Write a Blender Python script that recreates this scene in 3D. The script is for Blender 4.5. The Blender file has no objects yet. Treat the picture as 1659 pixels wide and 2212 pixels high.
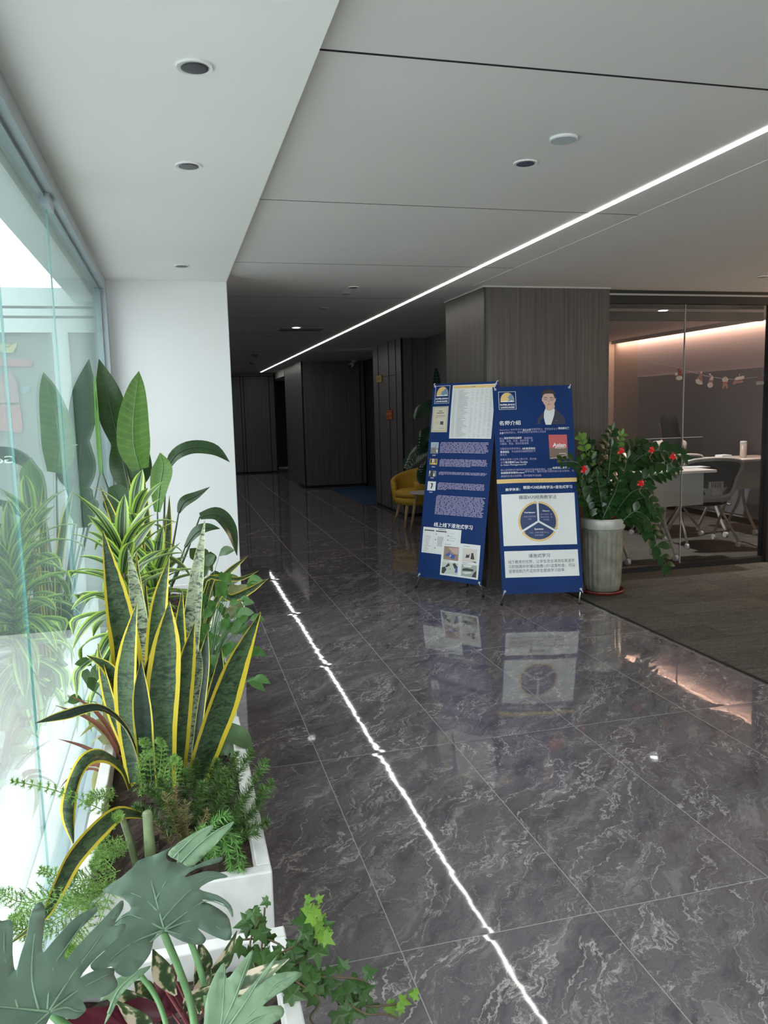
import bpy, bmesh, math, random
from mathutils import Vector, Matrix, geometry
from mathutils import noise as mnoise
R_ = random.Random(7)
S = bpy.context.scene
COL = S.collection
V = Vector

# ------------------------------------------------------------------ camera
FPX = 1718.0; CX, CY = 829.5, 1106.0; HC = 1.6
_y = V((374-CX, 895-CY, FPX)).normalized()
_x = V((7493-CX, 718-CY, FPX)); _x -= _x.dot(_y)*_y; _x.normalize()
_z = _y.cross(_x)
if _z.y > 0: _z = -_z
def w_of(c): return V((_x.dot(c), _y.dot(c), _z.dot(c)))
cam = bpy.data.cameras.new('camera'); camo = bpy.data.objects.new('camera', cam); COL.objects.link(camo)
cam.sensor_fit = 'VERTICAL'; cam.sensor_height = 24; cam.lens = FPX/2212*24; cam.clip_start = .02
rt, up, bk = w_of(V((1, 0, 0))), w_of(V((0, -1, 0))), w_of(V((0, 0, -1)))
camo.matrix_world = Matrix(((rt.x, up.x, bk.x, 0), (rt.y, up.y, bk.y, 0), (rt.z, up.z, bk.z, HC), (0, 0, 0, 1)))
S.camera = camo
def ray(u, v): return w_of(V((u-CX, v-CY, FPX)))
def at(u, v, y):
    d = ray(u, v); t = y/d.y; return V((d.x*t, y, d.z*t+HC))
def atz(u, v, z):
    d = ray(u, v); t = (z-HC)/d.z; return V((d.x*t, d.y*t, z))
def pxm(y): return y/1718*1.02

# ------------------------------------------------------------------ world, light, exposure
S.view_settings.view_transform = 'Standard'; S.view_settings.look = 'None'
S.view_settings.gamma = 1; S.view_settings.use_curve_mapping = False
S.view_settings.exposure = 0.72
W = bpy.data.worlds.new('sky'); S.world = W; W.use_nodes = True
wn = W.node_tree; bgn = wn.nodes['Background']
bgn.inputs[0].default_value = (.975, .985, 1.0, 1); bgn.inputs[1].default_value = 3.5
CEIL = 2.61; SOF = 2.56; GX = -.45; WY = 6.14
def area(name, loc, rot, sx, sy, power, color=(1, 1, 1), portal=False, spread=None):
    l = bpy.data.lights.new(name, 'AREA'); l.shape = 'RECTANGLE'; l.size = sx; l.size_y = sy; l.energy = power; l.color = color
    o = bpy.data.objects.new(name, l); COL.objects.link(o); o.location = loc; o.rotation_euler = rot
    if portal: l.cycles.is_portal = True
    if spread: l.spread = spread
    return o

try:
    S.cycles.max_bounces = 10; S.cycles.diffuse_bounces = 5; S.cycles.glossy_bounces = 5; S.cycles.transparent_max_bounces = 24
    S.cycles.transmission_bounces = 6; S.cycles.caustics_reflective = False; S.cycles.caustics_refractive = False
    S.cycles.sample_clamp_indirect = 6; S.cycles.use_denoising = True
except Exception: pass

# ------------------------------------------------------------------ materials
MATS = {}
def nt(name):
    m = bpy.data.materials.new(name); m.use_nodes = True; t = m.node_tree
    return m, t, t.nodes, t.links, t.nodes['Principled BSDF']
def mat(name, col, rough=.5, metal=0, spec=.5, emit=None, es=0, var=.0, vs=8, coat=0):
    if name in MATS: return MATS[name]
    m, t, N, L, p = nt(name)
    p.inputs['Base Color'].default_value = (*col, 1); p.inputs['Roughness'].default_value = rough
    p.inputs['Metallic'].default_value = metal; p.inputs['Specular IOR Level'].default_value = spec
    p.inputs['Coat Weight'].default_value = coat
    if emit: p.inputs['Emission Color'].default_value = (*emit, 1); p.inputs['Emission Strength'].default_value = es
    if var:
        n = N.new('ShaderNodeTexNoise'); n.inputs['Scale'].default_value = vs; n.inputs['Detail'].default_value = 5
        tc = N.new('ShaderNodeTexCoord'); L.new(tc.outputs['Object'], n.inputs['Vector'])
        cr = N.new('ShaderNodeValToRGB'); L.new(n.outputs['Fac'], cr.inputs[0])
        cr.color_ramp.elements[0].position = .3; cr.color_ramp.elements[1].position = .7
        cr.color_ramp.elements[0].color = (*[max(0, c*(1-var)) for c in col], 1)
        cr.color_ramp.elements[1].color = (*[min(1, c*(1+var)) for c in col], 1)
        L.new(cr.outputs[0], p.inputs['Base Color'])
    MATS[name] = m; return m
def ramp(N, L, src, stops):
    cr = N.new('ShaderNodeValToRGB'); e = cr.color_ramp.elements
    while len(e) > 1: e.remove(e[-1])
    e[0].position = stops[0][0]; e[0].color = (*stops[0][1], 1)
    for p, c in stops[1:]:
        k = e.new(p); k.color = (*c, 1)
    L.new(src, cr.inputs[0]); return cr.outputs[0]
def math_(N, L, op, a, b=None, c=None):
    n = N.new('ShaderNodeMath'); n.operation = op
    for i, s in enumerate((a, b, c)):
        if s is None: continue
        if isinstance(s, (int, float)): n.inputs[i].default_value = s
        else: L.new(s, n.inputs[i])
    return n.outputs[0]
def mixc(N, L, fac, a, b, mode='MIX'):
    n = N.new('ShaderNodeMix'); n.data_type = 'RGBA'; n.blend_type = mode
    for i, s in ((0, fac), (6, a), (7, b)):
        if isinstance(s, (int, float)): n.inputs[i].default_value = s
        elif isinstance(s, tuple): n.inputs[i].default_value = (*s, 1)
        else: L.new(s, n.inputs[i])
    return n.outputs[2]
def noise_n(N, L, vec, scale, detail=4, rough=.55, dist=0):
    n = N.new('ShaderNodeTexNoise'); n.inputs['Scale'].default_value = scale; n.inputs['Detail'].default_value = detail
    n.inputs['Roughness'].default_value = rough; n.inputs['Distortion'].default_value = dist
    L.new(vec, n.inputs['Vector']); return n
TX0, TXS, TY0, TYS = .566, .645, 2.102, 1.356
def marble():
    m, t, N, L, p = nt('polished_marble_tile')
    g = N.new('ShaderNodeNewGeometry'); sp = N.new('ShaderNodeSeparateXYZ'); L.new(g.outputs['Position'], sp.inputs[0])
    ax = math_(N, L, 'DIVIDE', math_(N, L, 'SUBTRACT', sp.outputs[0], TX0), TXS)
    ay = math_(N, L, 'DIVIDE', math_(N, L, 'SUBTRACT', sp.outputs[1], TY0), TYS)
    ix, iy = math_(N, L, 'FLOOR', ax), math_(N, L, 'FLOOR', ay)
    fx, fy = math_(N, L, 'FRACT', ax), math_(N, L, 'FRACT', ay)
    cb = N.new('ShaderNodeCombineXYZ'); L.new(ix, cb.inputs[0]); L.new(iy, cb.inputs[1])
    wn_ = N.new('ShaderNodeTexWhiteNoise'); L.new(cb.outputs[0], wn_.inputs['Vector'])
    sc = N.new('ShaderNodeVectorMath'); sc.operation = 'SCALE'; L.new(wn_.outputs['Color'], sc.inputs[0]); sc.inputs['Scale'].default_value = 30
    ad = N.new('ShaderNodeVectorMath'); L.new(g.outputs['Position'], ad.inputs[0]); L.new(sc.outputs[0], ad.inputs[1])
    mp = N.new('ShaderNodeMapping'); mp.inputs['Rotation'].default_value = (0, 0, math.radians(-48)); L.new(ad.outputs[0], mp.inputs[0])
    wz = noise_n(N, L, mp.outputs[0], 2.2, 6, .6)
    w2 = N.new('ShaderNodeVectorMath'); w2.operation = 'SCALE'; L.new(wz.outputs['Color'], w2.inputs[0]); w2.inputs['Scale'].default_value = .36
    w3 = N.new('ShaderNodeVectorMath'); L.new(mp.outputs[0], w3.inputs[0]); L.new(w2.outputs[0], w3.inputs[1])
    m2 = N.new('ShaderNodeMapping'); m2.inputs['Scale'].default_value = (1.1, 4.4, 1); L.new(w3.outputs[0], m2.inputs[0])
    base = noise_n(N, L, m2.outputs[0], 3.0, 9, .72)
    c0 = ramp(N, L, base.outputs['Fac'], [(.30, (.075, .066, .076)), (.46, (.128, .115, .128)), (.58, (.178, .164, .175)), (.72, (.26, .243, .25))])
    # veins: ridges of two noises
    v1 = noise_n(N, L, m2.outputs[0], 1.15, 5, .62)
    r1 = math_(N, L, 'ABSOLUTE', math_(N, L, 'SUBTRACT', v1.outputs['Fac'], .5))
    k1 = ramp(N, L, r1, [(0, (1, 1, 1)), (.004, (.6, .6, .6)), (.010, (0, 0, 0))])
    m3 = N.new('ShaderNodeMapping'); m3.inputs['Rotation'].default_value = (0, 0, .5); m3.inputs['Scale'].default_value = (1, 1.9, 1); L.new(w3.outputs[0], m3.inputs[0])
    v2 = noise_n(N, L, m3.outputs[0], 3.1, 7, .66)
    r2 = math_(N, L, 'ABSOLUTE', math_(N, L, 'SUBTRACT', v2.outputs['Fac'], .5))
    k2 = ramp(N, L, r2, [(0, (.5, .5, .5)), (.005, (.2, .2, .2)), (.012, (0, 0, 0))])
    msk = noise_n(N, L, mp.outputs[0], 1.6, 3)
    mk = ramp(N, L, msk.outputs['Fac'], [(.36, (0, 0, 0)), (.56, (1, 1, 1))])
    kk = math_(N, L, 'MULTIPLY', math_(N, L, 'MAXIMUM', k1, k2), math_(N, L, 'ADD', math_(N, L, 'MULTIPLY', mk, .8), .15))
    c1 = mixc(N, L, kk, c0, (.44, .415, .405))
    # dark thin veins
    r3 = math_(N, L, 'ABSOLUTE', math_(N, L, 'SUBTRACT', base.outputs['Fac'], .55))
    k3 = ramp(N, L, r3, [(0, (.55, .55, .55)), (.012, (0, 0, 0))])
    c2 = mixc(N, L, k3, c1, (.03, .028, .032))
    # grout
    def edge(f, s, w):
        d = math_(N, L, 'MULTIPLY', math_(N, L, 'MINIMUM', f, math_(N, L, 'SUBTRACT', 1, f)), s)
        return d, math_(N, L, 'LESS_THAN', d, w)
    dx, gx = edge(fx, TXS, .0016); dy, gy = edge(fy, TYS, .0016)
    gg = math_(N, L, 'MAXIMUM', gx, gy)
    c3 = mixc(N, L, gg, c2, (.30, .29, .29))
    L.new(c3, p.inputs['Base Color']); p.inputs['Roughness'].default_value = .035
    p.inputs['Specular IOR Level'].default_value = .6; p.inputs['IOR'].default_value = 1.5
    L.new(math_(N, L, 'ADD', math_(N, L, 'MULTIPLY', gg, .4), .035), p.inputs['Roughness'])
    # waviness of the polished surface, lifted edges of every tile
    b1 = noise_n(N, L, ad.outputs[0], 9, 2, .5)
    pil = math_(N, L, 'ADD', ramp(N, L, dy, [(0, (0, 0, 0)), (.03, (.35, .35, .35)), (.12, (.5, .5, .5))]), 0)
    h = math_(N, L, 'ADD', math_(N, L, 'MULTIPLY', b1.outputs['Fac'], .00028), math_(N, L, 'MULTIPLY', pil, .0007))
    bp = N.new('ShaderNodeBump'); bp.inputs['Strength'].default_value = 1; bp.inputs['Distance'].default_value = 1
    L.new(h, bp.inputs['Height']); L.new(bp.outputs[0], p.inputs['Normal'])
    MATS['marble'] = m; return m
def carpet():
    m, t, N, L, p = nt('grey_carpet_tile')
    g = N.new('ShaderNodeNewGeometry')
    br = N.new('ShaderNodeTexBrick'); br.offset = .5; L.new(g.outputs['Position'], br.inputs[0])
    br.inputs['Scale'].default_value = 1; br.inputs['Brick Width'].default_value = .9; br.inputs['Row Height'].default_value = .3
    br.inputs['Mortar Size'].default_value = .002
    br.inputs['Color1'].default_value = (.13, .128, .118, 1); br.inputs['Color2'].default_value = (.19, .186, .17, 1); br.inputs['Mortar'].default_value = (.06, .065, .045, 1)
    n = noise_n(N, L, g.outputs['Position'], 60, 5, .7)
    m4 = N.new('ShaderNodeMapping'); m4.inputs['Scale'].default_value = (3, 26, 1); L.new(g.outputs['Position'], m4.inputs[0])
    n2 = noise_n(N, L, m4.outputs[0], 1.6, 5, .6)
    c = mixc(N, L, .75, br.outputs[0], ramp(N, L, n.outputs[0], [(.3, (.25, .25, .25)), (.7, (1, 1, 1))]), 'MULTIPLY')
    c = mixc(N, L, .55, c, ramp(N, L, n2.outputs[0], [(.35, (.45, .45, .42)), (.65, (1.0, 1.0, .96))]), 'MULTIPLY')
    L.new(c, p.inputs['Base Color']); p.inputs['Roughness'].default_value = .95; p.inputs['Specular IOR Level'].default_value = .1
    bp = N.new('ShaderNodeBump'); bp.inputs['Distance'].default_value = .004; L.new(n.outputs[0], bp.inputs['Height']); L.new(bp.outputs[0], p.inputs['Normal'])
    return m
def wood_panel(name, a, b, rough=.42):
    m, t, N, L, p = nt(name)
    g = N.new('ShaderNodeNewGeometry')
    mp = N.new('ShaderNodeMapping'); mp.inputs['Scale'].default_value = (22, 22, .35); L.new(g.outputs['Position'], mp.inputs[0])
    n = noise_n(N, L, mp.outputs[0], 2.2, 6, .6)
    mp2 = N.new('ShaderNodeMapping'); mp2.inputs['Scale'].default_value = (150, 150, 1.5); L.new(g.outputs['Position'], mp2.inputs[0])
    n2 = noise_n(N, L, mp2.outputs[0], 1, 4, .6)
    f = math_(N, L, 'ADD', math_(N, L, 'MULTIPLY', n.outputs[0], .65), math_(N, L, 'MULTIPLY', n2.outputs[0], .35))
    c = ramp(N, L, f, [(.34, a), (.5, tuple((x+y)/2 for x, y in zip(a, b))), (.66, b)])
    L.new(c, p.inputs['Base Color']); p.inputs['Roughness'].default_value = rough; p.inputs['Specular IOR Level'].default_value = .35
    return m
def glass(name, tint, ior=1.5, gloss_col=(1, 1, 1), rough=0, boost=1.0):
    m = bpy.data.materials.new(name); m.use_nodes = True; t = m.node_tree; N, L = t.nodes, t.links; N.clear()
    o = N.new('ShaderNodeOutputMaterial'); mx = N.new('ShaderNodeMixShader'); tr = N.new('ShaderNodeBsdfTransparent'); gl = N.new('ShaderNodeBsdfGlossy')
    fr = N.new('ShaderNodeFresnel'); gg = N.new('ShaderNodeNewGeometry')
    L.new(math_(N, L, 'POWER', ior, math_(N, L, 'SUBTRACT', 1, math_(N, L, 'MULTIPLY', gg.outputs['Backfacing'], 2))), fr.inputs[0])
    tr.inputs[0].default_value = (*tint, 1); gl.inputs[0].default_value = (*gloss_col, 1); gl.inputs['Roughness'].default_value = rough
    f = math_(N, L, 'MULTIPLY', fr.outputs[0], boost)
    L.new(f, mx.inputs[0]); L.new(tr.outputs[0], mx.inputs[1]); L.new(gl.outputs[0], mx.inputs[2]); L.new(mx.outputs[0], o.inputs[0])
    return m
def leafmat(name, fn, rough=.35, trans=.25, back=None):
    """fn(N, L, u, v, uvvec) -> colour socket; u across 0..1, v along 0..1"""
    m, t, N, L, p = nt(name)
    uv = N.new('ShaderNodeUVMap'); uv.uv_map = 'UVMap'; sp = N.new('ShaderNodeSeparateXYZ'); L.new(uv.outputs[0], sp.inputs[0])
    c = fn(N, L, sp.outputs[0], sp.outputs[1], uv.outputs[0])
    if back:
        g = N.new('ShaderNodeNewGeometry'); c = mixc(N, L, g.outputs['Backfacing'], c, back)
    L.new(c, p.inputs['Base Color']); p.inputs['Roughness'].default_value = rough; p.inputs['Specular IOR Level'].default_value = .45
    if trans:
        tl = N.new('ShaderNodeBsdfTranslucent'); L.new(mixc(N, L, 1.0, c, (1.0, 1.0, .5), 'MULTIPLY'), tl.inputs[0])
        mx = N.new('ShaderNodeMixShader'); mx.inputs[0].default_value = trans
        L.new(p.outputs[0], mx.inputs[1]); L.new(tl.outputs[0], mx.inputs[2]); L.new(mx.outputs[0], N['Material Output'].inputs[0])
    return m
def edge_d(N, L, u): return math_(N, L, 'MULTIPLY', math_(N, L, 'ABSOLUTE', math_(N, L, 'SUBTRACT', u, .5)), 2)
def f_sans(green_a, green_b, edge, ew=.72, band=True):
    def fn(N, L, u, v, uv):
        g = N.new('ShaderNodeNewGeometry')
        mp = N.new('ShaderNodeMapping'); mp.inputs['Scale'].default_value = (22, 22, 48); L.new(g.outputs['Position'], mp.inputs[0])
        n = noise_n(N, L, mp.outputs[0], 1.2, 5, .7, 1.4)
        c = ramp(N, L, n.outputs[0], [(.40, green_a), (.56, green_b)])
        wob = noise_n(N, L, g.outputs['Position'], 7, 2)
        e = math_(N, L, 'ADD', edge_d(N, L, u), math_(N, L, 'MULTIPLY', math_(N, L, 'SUBTRACT', wob.outputs[0], .5), .25))
        k = math_(N, L, 'GREATER_THAN', e, ew)
        return mixc(N, L, k, c, edge) if edge else c
    return fn
M = {}
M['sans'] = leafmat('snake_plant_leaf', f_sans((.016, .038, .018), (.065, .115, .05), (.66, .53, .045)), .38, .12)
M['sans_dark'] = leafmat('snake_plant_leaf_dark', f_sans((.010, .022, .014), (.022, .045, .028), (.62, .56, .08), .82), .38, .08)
M['sans_pale'] = leafmat('snake_plant_leaf_banded', f_sans((.02, .045, .028), (.34, .40, .27), (.66, .68, .28), .9), .4, .1)
def f_stripe(N, L, u, v, uv):
    e = edge_d(N, L, u)
    return ramp(N, L, e, [(0, (.03, .07, .03)), (.26, (.03, .07, .03)), (.31, (.50, .56, .36)), (.38, (.07, .15, .05)), (.60, (.09, .20, .06)), (.68, (.42, .60, .13)), (1, (.45, .64, .12))])
M['drac'] = leafmat('striped_dracaena_leaf', f_stripe, .35, .28)
def f_plain(a, b, vein=None, nv=22, ang=.0):
    def fn(N, L, u, v, uv):
        g = N.new('ShaderNodeNewGeometry'); n = noise_n(N, L, g.outputs['Position'], 14, 3)
        c = ramp(N, L, n.outputs[0], [(.3, a), (.7, b)])
        if vein:
            e = edge_d(N, L, u)
            w = math_(N, L, 'SINE', math_(N, L, 'MULTIPLY', math_(N, L, 'SUBTRACT', v, math_(N, L, 'MULTIPLY', e, ang)), nv*6.283))
            k = ramp(N, L, w, [(.55, (0, 0, 0)), (1, (.35, .35, .35))])
            c = mixc(N, L, k, c, vein)
            c = mixc(N, L, math_(N, L, 'LESS_THAN', e, .05), c, vein)
        return c
    return fn
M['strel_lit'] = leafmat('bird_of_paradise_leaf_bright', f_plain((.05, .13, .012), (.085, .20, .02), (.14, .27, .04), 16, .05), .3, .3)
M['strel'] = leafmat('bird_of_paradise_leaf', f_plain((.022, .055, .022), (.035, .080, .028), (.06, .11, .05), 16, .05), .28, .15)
M['philo'] = leafmat('philodendron_leaf', f_plain((.115, .19, .14), (.165, .25, .19)), .45, .12)
M['philo_light'] = leafmat('philodendron_leaf_young', f_plain((.20, .32, .19), (.26, .39, .24)), .4, .22)
M['vein'] = mat('philodendron_vein', (.19, .30, .20), .45)
M['petiole'] = mat('green_petiole', (.10, .22, .08), .4, var=.3, vs=20)
M['stem_brown'] = mat('brown_stem', (.12, .09, .05), .7, var=.3, vs=30)
M['zz'] = leafmat('zz_leaf', f_plain((.010, .038, .010), (.020, .062, .014)), .2, .06)
M['zz_stalk'] = mat('dark_green_stalk', (.05, .09, .04), .4)
M['zz_light'] = leafmat('zz_leaf_young', f_plain((.10, .22, .03), (.15, .30, .05)), .25, .2)
def f_strom(N, L, u, v, uv):
    mp = N.new('ShaderNodeMapping'); mp.inputs['Scale'].default_value = (1.5, 4, 1); mp.inputs['Rotation'].default_value = (0, 0, .5); L.new(uv, mp.inputs[0])
    g = N.new('ShaderNodeNewGeometry'); ad = N.new('ShaderNodeVectorMath'); L.new(mp.outputs[0], ad.inputs[0]); L.new(g.outputs['Position'], ad.inputs[1])
    n = noise_n(N, L, ad.outputs[0], .9, 2)
    return ramp(N, L, n.outputs[0], [(.44, (.045, .075, .035)), (.5, (.12, .17, .08)), (.54, (.60, .50, .38)), (.8, (.66, .55, .45))])
M['strom'] = leafmat('tricolour_leaf', f_strom, .4, .1, back=(.10, .012, .028))
M['ivy'] = leafmat('ivy_leaf', f_plain((.03, .085, .02), (.06, .14, .03)), .35, .2)
M['ivy_light'] = leafmat('ivy_leaf_young', f_plain((.14, .30, .04), (.22, .40, .05)), .4, .3)
M['pothos'] = leafmat('soft_leaf', f_plain((.06, .16, .04), (.11, .25, .07)), .35, .25)
M['pothos_b'] = leafmat('pale_marbled_leaf', f_plain((.20, .22, .10), (.42, .42, .24)), .4, .25)
M['peace'] = leafmat('broad_dark_leaf', f_plain((.05, .10, .04), (.09, .16, .06)), .3, .2)
M['red_leaf'] = leafmat('reddish_leaf', f_plain((.14, .06, .05), (.28, .10, .07)), .4, .2)
M['monst'] = leafmat('monstera_leaf', f_plain((.012, .03, .018), (.02, .05, .03)), .25, .05)
M['fox'] = mat('foxtail_needles', (.055, .125, .022), .5, var=.3, vs=30)
M['fox_dry'] = mat('foxtail_needles_brown', (.16, .13, .05), .6, var=.3, vs=30)
M['aspar'] = mat('asparagus_fern_needles', (.20, .36, .08), .5, var=.25, vs=30)
M['marble'] = marble(); M['carpet'] = carpet()
M['wood'] = wood_panel('grey_brown_wood_panel', (.050, .043, .038), (.115, .100, .088))
M['wood_d'] = wood_panel('dark_wood_panel', (.085, .080, .078), (.15, .143, .14))
M['black'] = mat('black_metal', (.006, .006, .006), .4)
M['groove'] = mat('dark_joint', (.004, .004, .004), .8)
M['white'] = mat('white_wall_paint', (.72, .74, .75), .7, var=.02, vs=2)
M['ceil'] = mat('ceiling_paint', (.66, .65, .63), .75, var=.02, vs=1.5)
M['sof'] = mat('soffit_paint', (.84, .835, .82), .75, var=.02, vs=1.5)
M['track'] = mat('anodised_track', (.36, .42, .45), .35, .2, var=.06, vs=5)
M['glass'] = glass('window_glass', (.895, .935, .93), 1.45, gloss_col=(.82, .92, .89))
M['glass_edge'] = mat('green_glass_edge', (.16, .42, .42), .2)
M['oglass'] = glass('office_glass', (.86, .86, .87), 1.45)
M['acrylic'] = glass('clear_acrylic', (.93, .94, .95), 1.45)
M['concrete'] = mat('white_concrete', (.66, .66, .65), .8, var=.12, vs=14)
M['soil'] = mat('dark_soil', (.035, .022, .016), .95, var=.6, vs=60)
M['plastic_w'] = mat('white_plastic', (.72, .73, .73), .4)
M['chrome'] = mat('brushed_metal', (.62, .63, .65), .28, 1)
M['navy'] = mat('navy_banner_fabric', (.008, .033, .135), .6, spec=.15)
M['paper'] = mat('print_white', (.70, .73, .73), .5)
M['gold'] = mat('print_gold', (.72, .50, .20), .5)
M['ink'] = mat('print_dark_grey', (.06, .06, .07), .5)
M['ink_w'] = mat('print_lettering_white', (.80, .82, .84), .5)
M['ink_l'] = mat('print_lettering_lilac', (.42, .38, .58), .5)
M['ink_lp'] = mat('print_lettering_pink', (.45, .25, .45), .5)
M['led'] = mat('led_diffuser', (1, 1, 1), .5, emit=(1, .97, .93), es=10)
M['lamp_on'] = mat('lit_lamp', (1, 1, 1), .5, emit=(1, .98, .94), es=14)
M['lamp_dim'] = mat('lit_lamp_dim', (1, 1, 1), .5, emit=(1, .98, .94), es=3)
M['reflector'] = mat('dark_mirror_reflector', (.035, .035, .045), .3, .3)
M['ceramic'] = mat('glazed_grey_ceramic', (.21, .21, .17), .25, var=.3, vs=9)
M['ceramic_rim'] = mat('glazed_pale_rim', (.42, .42, .38), .25, var=.2, vs=9)
M['saucer'] = mat('red_brown_saucer', (.13, .016, .012), .35)
M['red'] = mat('red_foil', (.65, .015, .015), .3)
M['yellow'] = mat('mustard_fabric', (.50, .31, .035), .85, var=.1, vs=40)
M['pine'] = mat('pale_wood', (.42, .28, .15), .5, var=.2, vs=18)
M['officewall'] = mat('grey_office_wall', (.50, .48, .51), .7)
M['officewall_w'] = mat('beige_office_wall', (.50, .44, .40), .7)
M['skin'] = mat('skin', (.55, .36, .27), .5)
M['hair'] = mat('dark_hair', (.004, .003, .003), .8, spec=.08)
M['mesh'] = mat('black_mesh_fabric', (.012, .013, .018), .8)
M['cream'] = mat('cream_plastic', (.42, .39, .34), .45)
M['desk'] = mat('white_desktop', (.72, .68, .62), .35)
M['outw'] = mat('outer_facade_panel', (.095, .125, .12), .5, var=.06, vs=1)
M['outg'] = mat('pale_terrace_paving', (.52, .53, .52), .8, var=.06, vs=2)

# ------------------------------------------------------------------ helpers
def tag(o, label=None, cat=None, group=None, kind=None):
    if label: o['label'] = label
    if cat: o['category'] = cat
    if group: o['group'] = group
    if kind: o['kind'] = kind
    return o
def empty(name, loc, label, cat, group=None):
    o = bpy.data.objects.new(name, None); COL.objects.link(o); o.location = loc; o.empty_display_size = .05
    return tag(o, label, cat, group)
def woff(o):
    v = V((0, 0, 0))
    while o is not None: v = v + o.location; o = o.parent
    return v
class MB:
    def __init__(s): s.v = []; s.f = []; s.uv = []; s.mi = []; s.m = 0
    def face(s, idx, uvs=None): s.f.append(tuple(idx)); s.uv.append(uvs); s.mi.append(s.m)
    def box(s, a, b):
        x0, y0, z0 = a; x1, y1, z1 = b; n = len(s.v)
        s.v += [V((x, y, z)) for z in (z0, z1) for y in (y0, y1) for x in (x0, x1)]
        for f in ((0, 2, 3, 1), (4, 5, 7, 6), (0, 1, 5, 4), (2, 6, 7, 3), (0, 4, 6, 2), (1, 3, 7, 5)): s.face([n+i for i in f])
        return s
    def obox(s, c, ax, ay, az, hx, hy, hz):
        n = len(s.v); c = V(c)
        s.v += [c+ax*hx*i+ay*hy*j+az*hz*k for k in (-1, 1) for j in (-1, 1) for i in (-1, 1)]
        for f in ((0, 2, 3, 1), (4, 5, 7, 6), (0, 1, 5, 4), (2, 6, 7, 3), (0, 4, 6, 2), (1, 3, 7, 5)): s.face([n+i for i in f])
        return s
    def tube(s, pts, rad, seg=8, caps=True):
        pts = [V(p) for p in pts]; n = len(pts)
        if not isinstance(rad, (list, tuple)): rad = [rad]*n
        base = len(s.v); pn = None
        for i, p in enumerate(pts):
            t = (pts[min(i+1, n-1)]-pts[max(i-1, 0)]).normalized()
            if pn is None: pn = t.orthogonal().normalized()
            pn = (pn-t*pn.dot(t)); pn = pn.normalized() if pn.length > 1e-6 else t.orthogonal().normalized()
            b = t.cross(pn)
            for k in range(seg):
                a = 2*math.pi*k/seg; s.v.append(p+(pn*math.cos(a)+b*math.sin(a))*rad[i])
        for i in range(n-1):
            for k in range(seg):
                k2 = (k+1) % seg
                s.face((base+i*seg+k, base+i*seg+k2, base+(i+1)*seg+k2, base+(i+1)*seg+k))
        if caps:
            s.face([base+k for k in range(seg)][::-1]); s.face([base+(n-1)*seg+k for k in range(seg)])
        return s
    def lathe(s, c, prof, seg=32, ribs=None):
        c = V(c); base = len(s.v); n = len(prof)
        for i, (r, z) in enumerate(prof):
            for k in range(seg):
                a = 2*math.pi*k/seg; rr = r
                if ribs and ribs[1] <= z <= ribs[2]: rr = r*(1+ribs[3]*math.cos(a*ribs[0]))
                s.v.append(c+V((rr*math.cos(a), rr*math.sin(a), z)))
        for i in range(n-1):
            for k in range(seg):
                k2 = (k+1) % seg; s.face((base+i*seg+k, base+i*seg+k2, base+(i+1)*seg+k2, base+(i+1)*seg+k))
        s.face([base+k for k in range(seg)][::-1]); s.face([base+(n-1)*seg+k for k in range(seg)])
        return s
    def ellipsoid(s, c, rx, ry, rz, seg=12, rings=8):
        base = len(s.v); c = V(c)
        for i in range(rings+1):
            th = math.pi*i/rings
            for k in range(seg):
                a = 2*math.pi*k/seg
                s.v.append(c+V((rx*math.sin(th)*math.cos(a), ry*math.sin(th)*math.sin(a), rz*math.cos(th))))
        for i in range(rings):
            for k in range(seg):
                k2 = (k+1) % seg; s.face((base+i*seg+k, base+(i+1)*seg+k, base+(i+1)*seg+k2, base+i*seg+k2))
        return s
    def build(s, name, mats, parent=None, smooth=False, bevel=0):
        off = woff(parent) if parent is not None else V((0, 0, 0))
        me = bpy.data.meshes.new(name); me.from_pydata([tuple(v-off) for v in s.v], [], s.f)
        if not isinstance(mats, (list, tuple)): mats = [mats]
        for m in mats: me.materials.append(m)
        if any(u for u in s.uv):
            ul = me.uv_layers.new(name='UVMap'); k = 0
            for f, u in zip(s.f, s.uv):
                for j in range(len(f)): ul.data[k].uv = u[j] if u else (0.5, .5); k += 1
        for i, p in enumerate(me.polygons): p.material_index = s.mi[i]; p.use_smooth = smooth
        me.update()
        o = bpy.data.objects.new(name, me); COL.objects.link(o)
        if parent is not None: o.parent = parent
        if bevel:
            md = o.modifiers.new('b', 'BEVEL'); md.width = bevel; md.segments = 2; md.limit_method = 'ANGLE'
        return o
def struct(name, mb, m, **k): return tag(mb.build(name, m, **k), kind='structure')
def box_thing(name, a, b, m, label, cat, **k): return tag(MB().box(a, b).build(name, m, **k), label, cat)
def crom(P, n, t=None):
    """resample a list of Vectors (or floats) along a Catmull-Rom curve"""
    out = []; m = len(P)-1
    for i in range(n+1):
        s = i/n*m; k = min(int(s), m-1); f = s-k
        p0, p1, p2, p3 = P[max(k-1, 0)], P[k], P[k+1], P[min(k+2, m)]
        out.append(.5*((2*p1)+(p2-p0)*f+(2*p0-5*p1+4*p2-p3)*f*f+(3*p1-p0-3*p2+p3)*f**3))
    return out
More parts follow.
